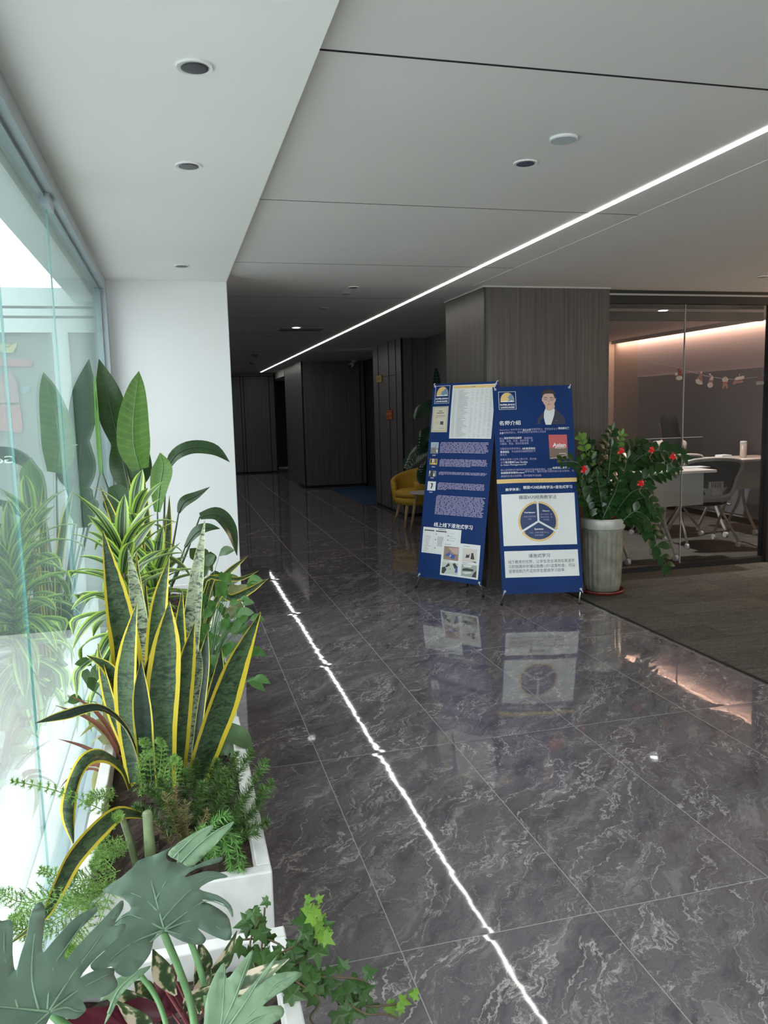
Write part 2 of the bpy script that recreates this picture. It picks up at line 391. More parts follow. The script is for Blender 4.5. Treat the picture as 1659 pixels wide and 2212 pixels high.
def leaf(mb, P, W, nrm, n=14, m=4, fold=.25, thick=0, twist=0, fullw=True):
    """blade along P (Vectors), half widths W (list), nrm = upper side hint"""
    P = crom([V(p) for p in P], n); W = crom(W, n); base = len(mb.v); nrm = V(nrm).normalized()
    cols = m+1; sides = 2 if thick else 1
    fr = []
    for i, p in enumerate(P):
        t = (P[min(i+1, n)]-P[max(i-1, 0)]).normalized()
        u = nrm-t*nrm.dot(t)
        if u.length < .05: u = t.orthogonal()
        u.normalize(); s = t.cross(u).normalized()
        if twist: q = Matrix.Rotation(twist*i/n, 3, t); u = q@u; s = q@s
        fr.append((p, u, s, max(W[i], .0003)))
        nrm = u*.6+nrm*.4
    for sd in range(sides):
        for (p, u, s, w) in fr:
            for j in range(cols):
                a = j/m*2-1
                off = abs(a)*fold*w-(thick*(1-a*a) if sd else 0)
                mb.v.append(p+s*a*w+u*off)
    for sd in range(sides):
        b = base+sd*(n+1)*cols
        for i in range(n):
            for j in range(m):
                q = [b+i*cols+j, b+i*cols+j+1, b+(i+1)*cols+j+1, b+(i+1)*cols+j]
                uv = [(j/m, i/n), ((j+1)/m, i/n), ((j+1)/m, (i+1)/n), (j/m, (i+1)/n)]
                if sd: q.reverse(); uv.reverse()
                mb.face(q, uv)
    return mb
TOCAM = V((.05, -1, .25))
def pleaf(parent, m, pts, w, nrm=None, prof=None, name='leaf', fold=.25, thick=0, n=16, twist=0):
    """leaf whose path is read at pixels with a depth each: pts = [(u, v, y), ...], w = widest width in pixels"""
    P = [at(*p) for p in pts]; ym = sum(p[2] for p in pts)/len(pts); hw = w*pxm(ym)/2
    prof = prof or [.45, .85, 1, .8, .03]
    mb = MB(); leaf(mb, P, [hw*k for k in prof], nrm or TOCAM, n=n, fold=fold, thick=thick, twist=twist)
    return mb.build(name, m, parent, smooth=True)
def arch_path(base, az, elev, L, droop, n=6):
    """a path that leaves base at an azimuth and elevation and bends down by droop radians"""
    pts = [V(base)]; d = L/n
    for i in range(n):
        e = elev-droop*((i+.5)/n)**1.3
        pts.append(pts[-1]+V((math.cos(az)*math.cos(e), math.sin(az)*math.cos(e), math.sin(e)))*d)
    return pts

# ------------------------------------------------------------------ the setting
YB, YF, XR = -3.4, 23.5, 8.6
struct('floor', MB().box((-.5, YB, -.1), (3.18, YF, 0)).box((3.18, 6.60, -.1), (4.6, YF, 0)), M['marble'])
struct('floor_carpet', MB().box((3.192, YB, -.1), (XR, 6.595, .004)), M['carpet'])
struct('floor_office', MB().box((3.78, 6.6, 0), (7.2, 12.1, .006)), M['carpet'])
struct('trim_1', MB().box((3.174, YB, -.05), (3.192, 6.45, .006)), M['black'])
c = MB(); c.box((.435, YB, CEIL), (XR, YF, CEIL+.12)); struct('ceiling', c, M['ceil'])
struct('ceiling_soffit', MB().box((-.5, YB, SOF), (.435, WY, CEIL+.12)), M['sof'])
g = MB()
for y, w in ((2.352, .010), (.72, .008), (3.98, .004), (5.61, .003), (7.24, .003), (8.87, .003), (10.5, .003), (13.8, .003)):
    g.box((.436, y-w/2, CEIL-.0012), (2.5, y+w/2, CEIL+.002))
struct('trim_2', g, M['groove'])
struct('trim_3', MB().box((2.498, YB, CEIL-.003), (2.504, 6.43, CEIL+.002)), mat('pale_metal_bead', (.6, .6, .6), .4))
struct('wall_white', MB().box((-.5, WY, 0), (.43, WY+.2, CEIL)), M['white'])
struct('trim_4', MB().box((.430, WY-.003, 0), (.436, WY+.2, SOF)), mat('corner_bead', (.62, .63, .63), .4))
struct('wall_back', MB().box((-.5, YB-.15, 0), (.8, YB, CEIL)).box((.8, YB-.15, 0), (XR, YB, .3)).box((.8, YB-.15, 2.45), (XR, YB, CEIL)).box((7.8, YB-.15, .3), (XR, YB, 2.45)), mat('back_wall_paint', (.52, .52, .51), .8))
struct('window_10', MB().box((.8, YB-.08, .3), (7.8, YB-.07, 2.45)), M['glass'])  # unseen glazed opening, added in the back wall for extra sky light
struct('ground_rear', MB().box((-.5, YB-14, -.14), (14, YB-.15, -.04)), M['outg'])
struct('wall_right', MB().box((XR, YB, 0), (XR+.15, 6.6, CEIL)), mat('side_wall_paint', (.40, .38, .36), .8))
struct('wall_corridor_left', MB().box((.15, WY+.2, 0), (.3, YF, CEIL)), M['wood_d'])
# window
t = MB().box((-.50, YB, SOF-.075), (-.41, WY, SOF-.001)).box((-.452, YB, SOF-.09), (-.446, WY, SOF-.07)); struct('trim_5', t, M['track'])
struct('trim_6', MB().box((-.66, YB, SOF-.12), (-.505, WY+.3, SOF+.15)), mat('outer_track', (.62, .72, .74), .5))
struct('trim_7', MB().box((-.50, WY-.12, 0), (-.41, WY-.001, SOF-.076)).box((-.455, WY-.15, 0), (-.445, WY-.12, SOF-.08)), M['track'])
struct('trim_8', MB().box((-.50, YB, 0), (-.41, WY-.13, .07)), M['track'])
struct('trim_9', MB().box((-.41, YB, 0), (-.325, WY, .03)), mat('white_stone_sill', (.70, .70, .69), .5))
J = [YB, -1.9, -.8, .3, 1.38, 2.48, 3.585, WY-.13]
for i in range(7):
    struct('window_%d' % (i+1), MB().box((GX-.004, J[i]+.002, .07), (GX+.004, J[i+1]-.002, SOF-.076)), M['glass'])
for i in range(1, 7):
    struct('trim_%d' % (20+i), MB().box((GX-.0035, J[i]-.0018, .07), (GX+.0035, J[i]+.0018, SOF-.076)), M['glass_edge'])
tag(MB().box((-.452, 3.52, SOF-.125), (-.428, 3.65, SOF-.076)).build('glass_clamp', M['track']), 'small grey clamp holding two glass panes under the ceiling track', 'clamp')
# outdoors
struct('ground', MB().box((-30, YB-10, -.14), (-.5, 40, -.04)), M['outg'])
struct('wall_outside', MB().box((-9, 6.44, -.04), (-.5, 6.6, 2.22)), M['outw'])
w = MB()
for z, h in ((2.22, .10), (2.34, .05), (2.41, .13)): w.box((-9, 6.40, z), (-.5, 6.6, z+h))
for x in (-.78, -2.0, -3.3): w.box((x-.05, 6.40, -.04), (x+.06, 6.44, 2.22))
struct('trim_30', w, mat('outside_frame', (.38, .46, .46), .5))
# wood clad volumes
def clad(name, a, b, m=None, joints=()):
    struct(name, MB().box(a, b), m or M['wood'])
clad('wall_column_near', (2.6, 6.45, .07), (3.78, 7.45, CEIL))
struct('baseboard_near', MB().box((2.61, 6.46, 0), (3.77, 7.45, .07)), M['black'])
struct('trim_10', MB().box((2.594, 6.444, .0), (2.610, 6.462, CEIL)), M['black'])
struct('trim_11', MB().box((2.585, 6.43, CEIL-.012), (3.78, 6.45, CEIL)).box((2.585, 6.45, CEIL-.012), (2.6, 7.45, CEIL)), mat('ceiling_bead', (.42, .42, .41), .5))
struct('wall_niche', MB().box((3.6, 7.45, .06), (3.77, 11.25, CEIL)), M['wood_d'])
struct('baseboard_niche', MB().box((3.61, 7.45, 0), (3.77, 11.2, .06)), M['black'])
struct('wall_column_middle', MB().box((3.24, 11.25, .05), (3.8, 12.95, CEIL)), M['wood_d'])
g = MB().box((3.234, 11.95, .05), (3.24, 11.962, CEIL)).box((3.234, 11.55, .05), (3.24, 11.562, CEIL)).box((3.234, 12.6, .05), (3.24, 12.61, CEIL)).box((3.234, 11.55, 2.1), (3.24, 12.6, 2.106))
g.box((3.232, 11.242, 0), (3.262, 11.26, CEIL)).box((3.25, 11.26, 0), (3.79, 12.94, .05)).box((3.4, 11.245, .05), (3.405, 11.25, CEIL))
struct('trim_12', g, M['groove'])
struct('wall_block_far', MB().box((2.585, 16.4, .05), (3.9, 17.3, CEIL)), M['wood_d'])
struct('trim_13', MB().box((2.58, 16.39, 0), (2.61, 16.41, CEIL)).box((2.6, 16.41, 0), (3.9, 17.3, .05)).box((3.80, 16.385, .05), (3.82, 16.4, CEIL)).box((2.6, 17.3, 0), (2.75, 17.5, .05)), M['groove'])
struct('wall_passage', MB().box((3.9, 12.95, 0), (4.0, 16.4, CEIL)), mat('deep_blue_black_wall', (.018, .022, .030), .7))
struct('wall_passage_end', MB().box((3.9, 16.3, 0), (6.2, 16.5, CEIL)), mat('deep_blue_black_wall', (.018, .022, .030), .7))
struct('wall_block_side', MB().box((2.62, 17.3, 0), (2.8, 19.2, CEIL)), M['wood_d'])
struct('wall_end', MB().box((.3, 21.2, .04), (2.62, 21.4, CEIL)), M['wood_d'])
g = MB()
for x in (1.72, 1.80, 2.46): g.box((x, 21.19, .04), (x+.018, 21.2, 2.52))
g.box((.3, 21.19, 2.52), (2.62, 21.2, 2.535)).box((2.60, 21.18, 0), (2.64, 21.25, CEIL)).box((.3, 21.21, 0), (2.6, 21.39, .04)); struct('trim_14', g, M['groove'])
struct('wall_recess', MB().box((2.62, 22.6, .04), (4.4, 22.8, 2.5)), M['wood'])
struct('wall_recess_right', MB().box((3.45, 17.3, .0), (3.55, 22.6, CEIL)), M['wood_d'])
struct('ceiling_recess', MB().box((2.64, 19.4, 2.45), (3.45, 22.6, CEIL-.002)), M['ceil'])
struct('wall_far_end', MB().box((.3, YF, 0), (4.6, YF+.1, CEIL)), M['wood_d'])
tag(MB().box((3.05, 12.98, .0), (3.89, 16.2, .008)).build('floor_mat', mat('blue_mat', (.012, .045, .11), .9)), 'dark blue mat lying in the passage opening beyond the middle column', 'mat')

# office
struct('wall_office_right', MB().box((7.13, 6.6, 0), (7.25, 11.3, CEIL)), M['officewall'])
struct('wall_office_strip', MB().box((7.13, 11.3, 0), (7.25, 12.1, CEIL)), M['officewall_w'])
struct('wall_office_back', MB().box((3.78, 12.0, 0), (7.13, 12.1, CEIL)), M['officewall_w'])
struct('wall_office_left', MB().box((3.77, 7.45, 0), (3.79, 12.0, CEIL)), M['officewall'])
struct('baseboard_office', MB().box((7.115, 6.6, 0), (7.13, 12, .08)).box((3.79, 11.985, 0), (7.115, 12.0, .08)), M['black'])
struct('wall_office_panel', MB().box((7.112, 6.75, .12), (7.129, 11.25, 2.0)), mat('grey_wall_board', (.36, .36, .40), .45))
fr = MB().box((3.78, 6.56, CEIL-.115), (5.62, 6.64, CEIL-.045)).box((3.78, 6.56, CEIL-.030), (5.62, 6.64, CEIL))
fr.box((3.78, 6.56, 0), (5.62, 6.64, .055)).box((5.59, 6.54, 0), (5.73, 6.66, CEIL)).box((3.765, 6.54, 0), (3.80, 6.64, CEIL)); struct('trim_15', fr, M['black'])
struct('trim_16', MB().box((3.78, 6.555, CEIL-.046), (5.62, 6.6, CEIL-.03)), M['chrome'])
struct('wall_lounge_end', MB().box((5.73, 6.56, 0), (XR, 6.66, CEIL)), M['wood'])
struct('window_8', MB().box((3.80, 6.594, .055), (4.650, 6.606, CEIL-.115)), M['oglass'])
struct('window_9', MB().box((4.656, 6.594, .055), (5.59, 6.606, CEIL-.115)), M['oglass'])
struct('trim_17', MB().box((4.6495, 6.592, .055), (4.6565, 6.608, CEIL-.115)), mat('glass_joint', (.32, .32, .31), .2))
struct('trim_18', MB().box((3.80, 6.70, 2.36), (5.60, 6.76, 2.44)).box((3.8, 6.70, 2.47), (5.6, 6.73, 2.5)), mat('blind_box', (.10, .09, .075), .6))
struct('trim_19', MB().box((7.015, 6.7, CEIL-.05), (7.03, 11.9, CEIL)), M['ceil'])
cl = area('cove_lamp', (7.08, 9.3, CEIL-.012), (0, .25, 0), .03, 5.2, 20, (1, .60, .42))

# ------------------------------------------------------------------ lamps and ceiling fittings
led = MB().box((2.206, YB, CEIL-.004), (2.234, 20.6, CEIL+.001))
tag(led.build('led_strip_light', M['led']), 'long glowing white light line running down the corridor ceiling', 'strip light')
def downlight(x, y, r, z, label, lit=False, group=None, inner=None, lm='lamp_on'):
    e = empty('downlight', (x, y, z), label, 'downlight', group)
    MB().lathe((x, y, z), [(r*.76, -.004), (r, -.006), (r, .0), (r*.76, .001)], 32).build('trim_ring', M['plastic_w'], e, smooth=False)
    if lit:
        MB().lathe((x, y, z), [(.001, -.007), (r*.7, -.0075), (r*.72, -.004)], 24).build('lamp', M[lm], e)
    else:
        MB().lathe((x, y, z), [(r*.76, -.0065), (r*.60, -.0071), (.001, -.0072)], 32).build('reflector', inner or M['reflector'], e)
    return e
G3 = 'recessed downlights in the white window soffit'
downlight(*atz(420, 143, SOF).xy, .050, SOF, 'largest nearest unlit downlight in the white window soffit', group=G3)
downlight(*atz(407, 357, SOF).xy, .050, SOF, 'middle unlit downlight of the three in the window soffit', group=G3)
downlight(*atz(393, 574, SOF).xy, .050, SOF, 'farthest unlit downlight of the window soffit, close to the white wall', group=G3)
G4 = 'recessed downlights in the grey corridor ceiling'
downlight(1.488, 3.224, .050, CEIL, 'unlit downlight with shiny reflector beside the round ceiling speaker', group=G4, inner=mat('spiky_reflector', (.25, .24, .26), .2, .8, var=.7, vs=60))
downlight(1.506, 6.62, .045, CEIL, 'small unlit downlight deeper in the corridor ceiling behind the pale disc', group=G4)
downlight(1.503, 9.8, .065, CEIL, 'bright lit downlight beside the dark air vent far down the corridor', lit=True, group=G4, lm='lamp_dim')
downlight(5.31, 7.93, .065, CEIL, 'bright lit downlight in the office behind the glass', lit=True)
downlight(4.78, 5.75, .045, CEIL, 'small unlit fitting in the warm lit lounge ceiling at the right edge', inner=mat('reflector_w', (.5, .45, .42), .3))
e = empty('ceiling_speaker', (1.501, 2.91, CEIL), 'round grey ceiling speaker, largest disc on the grey ceiling', 'speaker')
MB().lathe((1.501, 2.91, CEIL), [(.053, 0), (.053, -.008), (.048, -.010)], 40).build('rim', M['plastic_w'], e)
MB().lathe((1.501, 2.91, CEIL), [(.049, -.0085), (.049, -.0108), (.01, -.011)], 40).build('grille', mat('speaker_grille', (.42, .46, .48), .6), e)
for x, y, r, l in ((1.512, 6.95, .045, 'pale closed disc on the corridor ceiling just behind a small downlight'), (1.509, 7.97, .042, 'faint flat disc on the corridor ceiling between speaker and air vent'),
                   (1.3, 10.9, .05, 'small disc on the corridor ceiling past the air vent')):
    tag(MB().lathe((x, y, CEIL), [(r, 0), (r, -.006), (r*.9, -.010), (.005, -.010)], 24).build('ceiling_disc', mat('dull_disc', (.30, .30, .30), .6), None), l, 'ceiling disc', 'blank discs on the corridor ceiling')
e = empty('air_vent', (1.52, 9.95, CEIL), 'rectangular dark air vent in the corridor ceiling', 'vent')
MB().box((1.34, 9.86, CEIL-.008), (1.86, 10.22, CEIL)).build('frame', mat('vent_frame', (.16, .16, .16), .5), e)
sl = MB()
for k in range(7): sl.box((1.37, 9.89+k*.045, CEIL-.012), (1.83, 9.905+k*.045, CEIL-.008))
sl.build('slats', mat('vent_slat', (.09, .09, .09), .5), e)
for x, y, l in ((1.45, 14.3, 'dark smoke detector hanging far down the corridor ceiling'), (1.62, 16.6, 'tiny detector at the far end of the corridor ceiling')):
    e = empty('smoke_detector', (x, y, CEIL), l, 'smoke detector', 'smoke detectors far down the corridor')
    MB().lathe((x, y, CEIL), [(.055, 0), (.055, -.02), (.035, -.04), (.005, -.045)], 20).build('housing', mat('grey_plastic', (.12, .12, .12), .5), e)
e = empty('security_camera', (3.72, 16.2, CEIL), 'white security camera under the ceiling at the dark block', 'camera')
MB().lathe((3.66, 16.25, CEIL-.04), [(.05, .04), (.055, 0), (.03, -.01)], 20).build('mount', M['plastic_w'], e)
MB().tube([(3.66, 16.25, CEIL-.05), (3.60, 16.18, CEIL-.09), (3.55, 16.12, CEIL-.12)], [.045, .05, .04], 14).build('body', M['plastic_w'], e, smooth=True)
MB().ellipsoid((3.54, 16.10, CEIL-.125), .03, .03, .03).build('lens', M['black'], e)
# lamp light of the lit fittings
def spot(x, y, z, power, col=(1, .95, .9), ang=100):
    l = bpy.data.lights.new('downlight_beam', 'SPOT'); l.energy = power; l.spot_size = math.radians(ang); l.spot_blend = .6; l.shadow_soft_size = .05; l.color = col
    o = bpy.data.objects.new('downlight_beam', l); COL.objects.link(o); o.location = (x, y, z)
spot(1.503, 9.8, CEIL-.03, 8); spot(5.31, 7.93, CEIL-.03, 170)
pl = bpy.data.lights.new('lounge_lamp', 'POINT'); pl.energy = 120; pl.color = (1, .70, .50); pl.shadow_soft_size = .12
plo = bpy.data.objects.new('lounge_lamp', pl); COL.objects.link(plo); plo.location = (8.2, 5.3, 1.7)

# ------------------------------------------------------------------ banners
def homog(src, dst):
    A = []
    for (x, y), (X, Y) in zip(src, dst):
        A.append([x, y, 1, 0, 0, 0, -X*x, -X*y, X]); A.append([0, 0, 0, x, y, 1, -Y*x, -Y*y, Y])
    n = 8
    for i in range(n):
        k = max(range(i, n), key=lambda r: abs(A[r][i])); A[i], A[k] = A[k], A[i]
        for r in range(n):
            if r != i:
                f = A[r][i]/A[i][i]
                A[r] = [a-f*b for a, b in zip(A[r], A[i])]
    h = [A[i][8]/A[i][i] for i in range(n)]
    def f(x, y):
        w = h[6]*x+h[7]*y+1; return ((h[0]*x+h[1]*y+h[2])/w, (h[3]*x+h[4]*y+h[5])/w)
    return f
_tc = {}
def text_geo(s, bold=0.0):
    k = (s, bold)
    if k in _tc: return _tc[k]
    cu = bpy.data.curves.new('t', 'FONT'); cu.body = s; cu.size = 1; cu.offset = bold; cu.resolution_u = 3
    o = bpy.data.objects.new('t', cu); COL.objects.link(o)
    dg = bpy.context.evaluated_depsgraph_get(); me = bpy.data.meshes.new_from_object(o.evaluated_get(dg))
    vs = [(v.co.x, v.co.y) for v in me.vertices]; fs = [tuple(p.vertices) for p in me.polygons]
    bpy.data.objects.remove(o); bpy.data.curves.remove(cu); bpy.data.meshes.remove(me)
    x0 = min(v[0] for v in vs); x1 = max(v[0] for v in vs); y0 = min(v[1] for v in vs); y1 = max(v[1] for v in vs)
    _tc[k] = ([((x-x0)/(x1-x0), (y-y0)/(y1-y0)) for x, y in vs], fs, (x1-x0)/(y1-y0)); return _tc[k]
class Banner:
    def __init__(s, x, y, z0, yaw, lean, w, h, quad, sag):
        s.r = V((math.cos(yaw), math.sin(yaw), 0)); n = V((-math.sin(yaw), math.cos(yaw), 0))
        s.up = V((0, 0, math.cos(lean)))+n*math.sin(lean); s.n = -(s.r.cross(s.up)).normalized()
        if s.n.y > 0: s.n = -s.n
        s.b = V((x, y, z0))-s.r*w/2; s.w, s.h = w, h; s.sag = sag
        s.H = homog(quad, [(0, h), (w, h), (w, 0), (0, 0)])
    def P(s, a, t, off=0):
        q = s.sag(a/s.w, t/s.h)
        return s.b+s.r*a+s.up*t+s.n*(q+off)
    def grid(s, mb, a0, t0, a1, t1, off, shear=None):
        nx = max(1, int(abs(a1-a0)/.02)); ny = max(1, int(abs(t1-t0)/.02)); b = len(mb.v)
        for j in range(ny+1):
            for i in range(nx+1): mb.v.append(s.P(a0+(a1-a0)*i/nx, t0+(t1-t0)*j/ny, off))
        for j in range(ny):
            for i in range(nx): q = b+j*(nx+1)+i; mb.face((q, q+1, q+nx+2, q+nx+1))
    def rect(s, mb, u0, v0, u1, v1, off=.0006):
        """axis-aligned print whose opposite corners are read at two pixels"""
        a = s.H(u0, v0); b = s.H(u1, v1); s.grid(mb, a[0], b[1], b[0], a[1], off)
    def rects(s, mb, a0, t0, a1, t1, off=.0006): s.grid(mb, a0, t0, a1, t1, off)
    def text(s, mb, st, u0, v0, u1, hpx, off=.0018, bold=0.0, center=False):
        """one line from (u0, v0 = middle) to u1, hpx tall"""
        p = s.H(u0, v0); q = s.H(u1, v0); hh = abs(s.H(u0, v0-hpx/2)[1]-s.H(u0, v0+hpx/2)[1])
        vs, fs, asp = text_geo(st, bold); b = len(mb.v); t = p[1]
        for x, y in vs: mb.v.append(s.P(p[0]+(q[0]-p[0])*x, t+(y-.5)*hh, off))
        for f in fs: mb.face([b+i for i in f])
    def poly(s, mb, pts, off=.0012):
        b = len(mb.v); mb.v += [s.P(*s.H(*p), off) for p in pts]; mb.face([b+i for i in range(len(pts))])
    def polyl(s, mb, pts, off=.0012):
        b = len(mb.v); mb.v += [s.P(*p, off) for p in pts]; mb.face([b+i for i in range(len(pts))])
    def fabric(s, parent):
        mb = MB(); s.grid(mb, 0, 0, s.w, s.h, 0); n = len(mb.v)
        back = MB(); s.grid(back, 0, 0, s.w, s.h, -.0012)
        for v in back.v: mb.v.append(v)
        for f in back.f: mb.face([n+i for i in f][::-1])
        return mb.build('banner_sheet', M['navy'], parent, smooth=True)
    def stand(s, parent, fl, fr, rl=.36):
        """X stand: hub, four arms, two front feet, one rear leg"""
        hub = s.P(s.w/2, s.h*.48, -.03)
        MB().obox(hub, s.r, s.up, s.n, .025, .03, .015).build('hub', M['black'], parent)
        for a, t in ((.012, s.h-.01), (s.w-.012, s.h-.01)):
            MB().tube([hub, s.P(s.w/2+(a-s.w/2)*.6, s.h*.48+(t-s.h*.48)*.6, -.028), s.P(a, t+.018, -.004)], [.007, .006, .004], 8).build('arm', M['chrome'], parent, smooth=True)
        for a, f in ((.02, fl), (s.w-.02, fr)):
            k = s.P(a, .02, -.012)
            MB().tube([hub, k, V(f)+V((0, 0, .03))], [.007, .0065, .0065], 8).build('leg', M['chrome'], parent, smooth=True)
            MB().tube([V(f)+(k-V(f)).normalized()*.045, V(f)+V((0, 0, .006))], [.010, .011], 10).build('rubber_foot', M['black'], parent, smooth=True)
        rear = hub-s.n*rl; rear.z = .0
        MB().tube([hub, rear+V((0, 0, .01))], .007, 8).build('leg', M['black'], parent, smooth=True)
        for a, t in ((.022, s.h-.022), (s.w-.022, s.h-.022), (.022, .022), (s.w-.022, .022)):
            rg = MB(); c = s.P(a, t, .003); pts = [c+(s.r*math.cos(q)+s.up*math.sin(q))*.008 for q in [i*math.pi/5 for i in range(11)]]
            rg.tube(pts, .0022, 6, caps=False)
            k = -1 if t > s.h/2 else 1
            rg.tube([c, c-s.up*.018*k+s.r*(.01 if a > s.w/2 else -.01)+s.n*.006, c-s.up*.03*k+s.r*(.016 if a > s.w/2 else -.016)-s.n*.01], .0032, 6)
            rg.build('hook', M['plastic_w'], parent, smooth=True)
def logo(B, e, u0, v0, u1, v1, sh):
    """square frame with an orange dome, a blue ridge and two lines of capitals; sh = horizontal drift top to bottom"""
    a, tb = B.H(u0, v1); b, _ = B.H(u1, v1); _, tt = B.H(u0, v0); w = b-a; h = tt-tb
    X = lambda x: a+x*w
    Y = lambda y: tb+y*h
    m = MB(); k = .018
    for (x0, y0, x1, y1) in ((0, 0, 1, k), (0, 1-k, 1, 1), (0, 0, k*1.2, 1), (1-k*1.2, 0, 1, 1)): B.rects(m, X(x0), Y(y0), X(x1), Y(y1), .0008)
    bt = [X(.08), Y(.03), X(.92), Y(.33)]
    for i, (st, yc, x0, x1) in enumerate((('SUPER.ZHOU', .27, .07, .93), ('LANGUAGES', .12, .10, .90))):
        vs, fs, _ = text_geo(st, .035); q = len(m.v)
        for x, y in vs: m.v.append(B.P(X(x0+(x1-x0)*x), Y(yc+(y-.5)*.095), .0016))
        for f in fs: m.face([q+i_ for i_ in f])
    m.build('logo_lettering', M['ink_w'], e)
    m = MB(); pts = [(.10, .42)]+[(.5+.40*math.cos(t)*1.0, .42+.52*math.sin(t)**.8) for t in [math.pi-i*math.pi/14 for i in range(1, 14)]]+[(.90, .42)]
    B.polyl(m, [(X(x), Y(y)) for x, y in pts], .0010); m.build('logo_dome', M['gold'], e)
    m = MB(); pts = [(.30, .42), (.36, .50), (.46, .55), (.43, .66), (.60, .73), (.60, .79), (.76, .84), (.84, .68), (.90, .42)]
    B.polyl(m, [(X(x), Y(y)) for x, y in pts], .0016); m.build('logo_ridge', mat('print_slate_blue', (.16, .28, .38), .5), e)
    m = MB(); pts = [(.10, .42), (.20, .47), (.30, .45), (.42, .50), (.58, .45), (.74, .51), (.90, .43), (.90, .415), (.10, .415)]
    B.polyl(m, [(X(x), Y(y)) for x, y in pts], .0020); m.build('logo_foam', M['paper'], e)

# left banner
sag1 = lambda a, t: .006*math.sin(a*3.1+.4)*math.sin(t*9)+.004*math.sin(a*7+t*5)-.012*math.sin(math.pi*a)*(1-t)*0
Q1 = [(934, 827), (1079, 826), (1039, 1268), (903, 1241)]
B1 = Banner(2.2201, 6.3858, .1148, -.9552, .1666, .6747, 1.7178, Q1, sag1)
b1 = empty('roll_up_banner', tuple(V((2.22, 6.39, 0))), 'navy banner leaning on its stand, left one, with table sheet and photo collage', 'banner', 'navy advertising banners on metal stands')
def z1(x, y): return (900+x/8.295, 800+y/8.295)     # readings in the first close view
def z2(x, y): return (890+x/8.194, 1040+y/8.194)    # readings in the second close view
B1.fabric(b1); fl = atz(898, 1271, 0); fr = atz(1044, 1291, 0); B1.stand(b1, fl, fr, .12)
logo(B1, b1, *z1(300, 262), *z1(575, 590), 0)
H1 = B1.H
def quadrect(B, pts): # bounding s,t of four pixel corners, averaged
    q = [B.H(*p) for p in pts]; return ((q[0][0]+q[3][0])/2, (q[2][1]+q[3][1])/2, (q[1][0]+q[2][0])/2, (q[0][1]+q[1][1])/2)
a0, t0, a1, t1 = quadrect(B1, [z1(655, 262), z1(1425, 262), z1(1343, 1278), z1(567, 1248)])
m = MB(); B1.rects(m, a0, t0, a1, t1, .0006); m.build('table_sheet', M['paper'], b1)
m = MB(); B1.rects(m, a0+.008, t1-.030, a1-.004, t1-.006, .0012); m.build('table_header', M['gold'], b1)
m = MB(); rr = random.Random(3)
nr = 34; hh = (t1-t0-.05)/nr
for i in range(nr):
    t = t1-.040-i*hh; B1.rects(m, a0+.006, t-.0004, a1-.006, t+.0004, .0012)
    B1.rects(m, a0+.018, t-hh*.62, a0+.045, t-hh*.38, .0012)
    B1.rects(m, a0+.07, t-hh*.65, a0+.07+rr.uniform(.05, .12), t-hh*.35, .0012)
    for k in range(5): 
        if rr.random() < .7: B1.rects(m, a0+.21+k*.045, t-hh*.6, a0+.225+k*.045, t-hh*.4, .0012)
for k in (.06, .20, .245, .29, .335, .38): B1.rects(m, a0+k*(a1-a0)/.42, t0+.01, a0+k*(a1-a0)/.42+.001, t1-.035, .0012)
B1.rects(m, (a0+a1)/2-.02, t1-.021, (a0+a1)/2+.02, t1-.014, .0020)
m.build('table_rows', mat('print_grey', (.30, .33, .33), .5), b1)
c0, d0, c1, d1 = quadrect(B1, [z1(272, 645), z1(580, 650), z1(525, 1122), z1(246, 1115)])
m = MB(); B1.rects(m, c0, d0, c1, d1, .0006); m.build('certificate', mat('print_ivory', (.62, .58, .46), .5), b1)
m = MB(); cw, ch = c1-c0, d1-d0
for i in range(16):
    for (x, y) in ((.06, i/16), (.94, i/16)): B1.rects(m, c0+cw*x-.003, d0+ch*(.03+y*.94), c0+cw*x+.003, d0+ch*(.03+y*.94)+.006, .0012)
for i in range(11):
    for y in (.035, .955): B1.rects(m, c0+cw*(.06+i*.082), d0+ch*y, c0+cw*(.06+i*.082)+.007, d0+ch*y+.005, .0012)
B1.polyl(m, [(c0+cw*.34, d0+ch*.81), (c0+cw*.66, d0+ch*.81), (c0+cw*.54, d0+ch*.84), (c0+cw*.46, d0+ch*.84)])
for x0, y0, x1, y1 in ((.27, .735, .73, .76), (.20, .645, .84, .655), (.20, .60, .84, .61), (.20, .555, .36, .565), (.24, .34, .46, .345), (.24, .38, .46, .385), (.24, .34, .25, .385), (.45, .34, .46, .385), (.54, .29, .74, .42), (.44, .145, .84, .155)):
    B1.rects(m, c0+cw*x0, d0+ch*y0, c0+cw*x1, d0+ch*y1, .0012)
m.build('certificate_lines', M['ink'], b1)
PH = {'sky': mat('photo_pale_blue', (.36, .45, .55), .5), 'grey': mat('photo_grey', (.20, .20, .19), .5), 'gold': mat('photo_amber', (.42, .28, .10), .5), 'dk': mat('photo_black', (.03, .035, .035), .5), 'skin': mat('photo_brown', (.30, .20, .16), .5), 'bl': mat('photo_blue', (.03, .10, .35), .5)}
def photo(B, e, pts, base, shapes):
    a, b, c, d = quadrect(B, pts)
    m = MB(); B.rects(m, a, b, c, d, .0012); m.m = 0
    used = [base]
    for mm, poly in shapes:
        if mm not in used: used.append(mm)
        m.m = used.index(mm); B.polyl(m, [(a+(c-a)*x, b+(d-b)*y) for x, y in poly], .0018)
    m.build('photo_print', used, e)
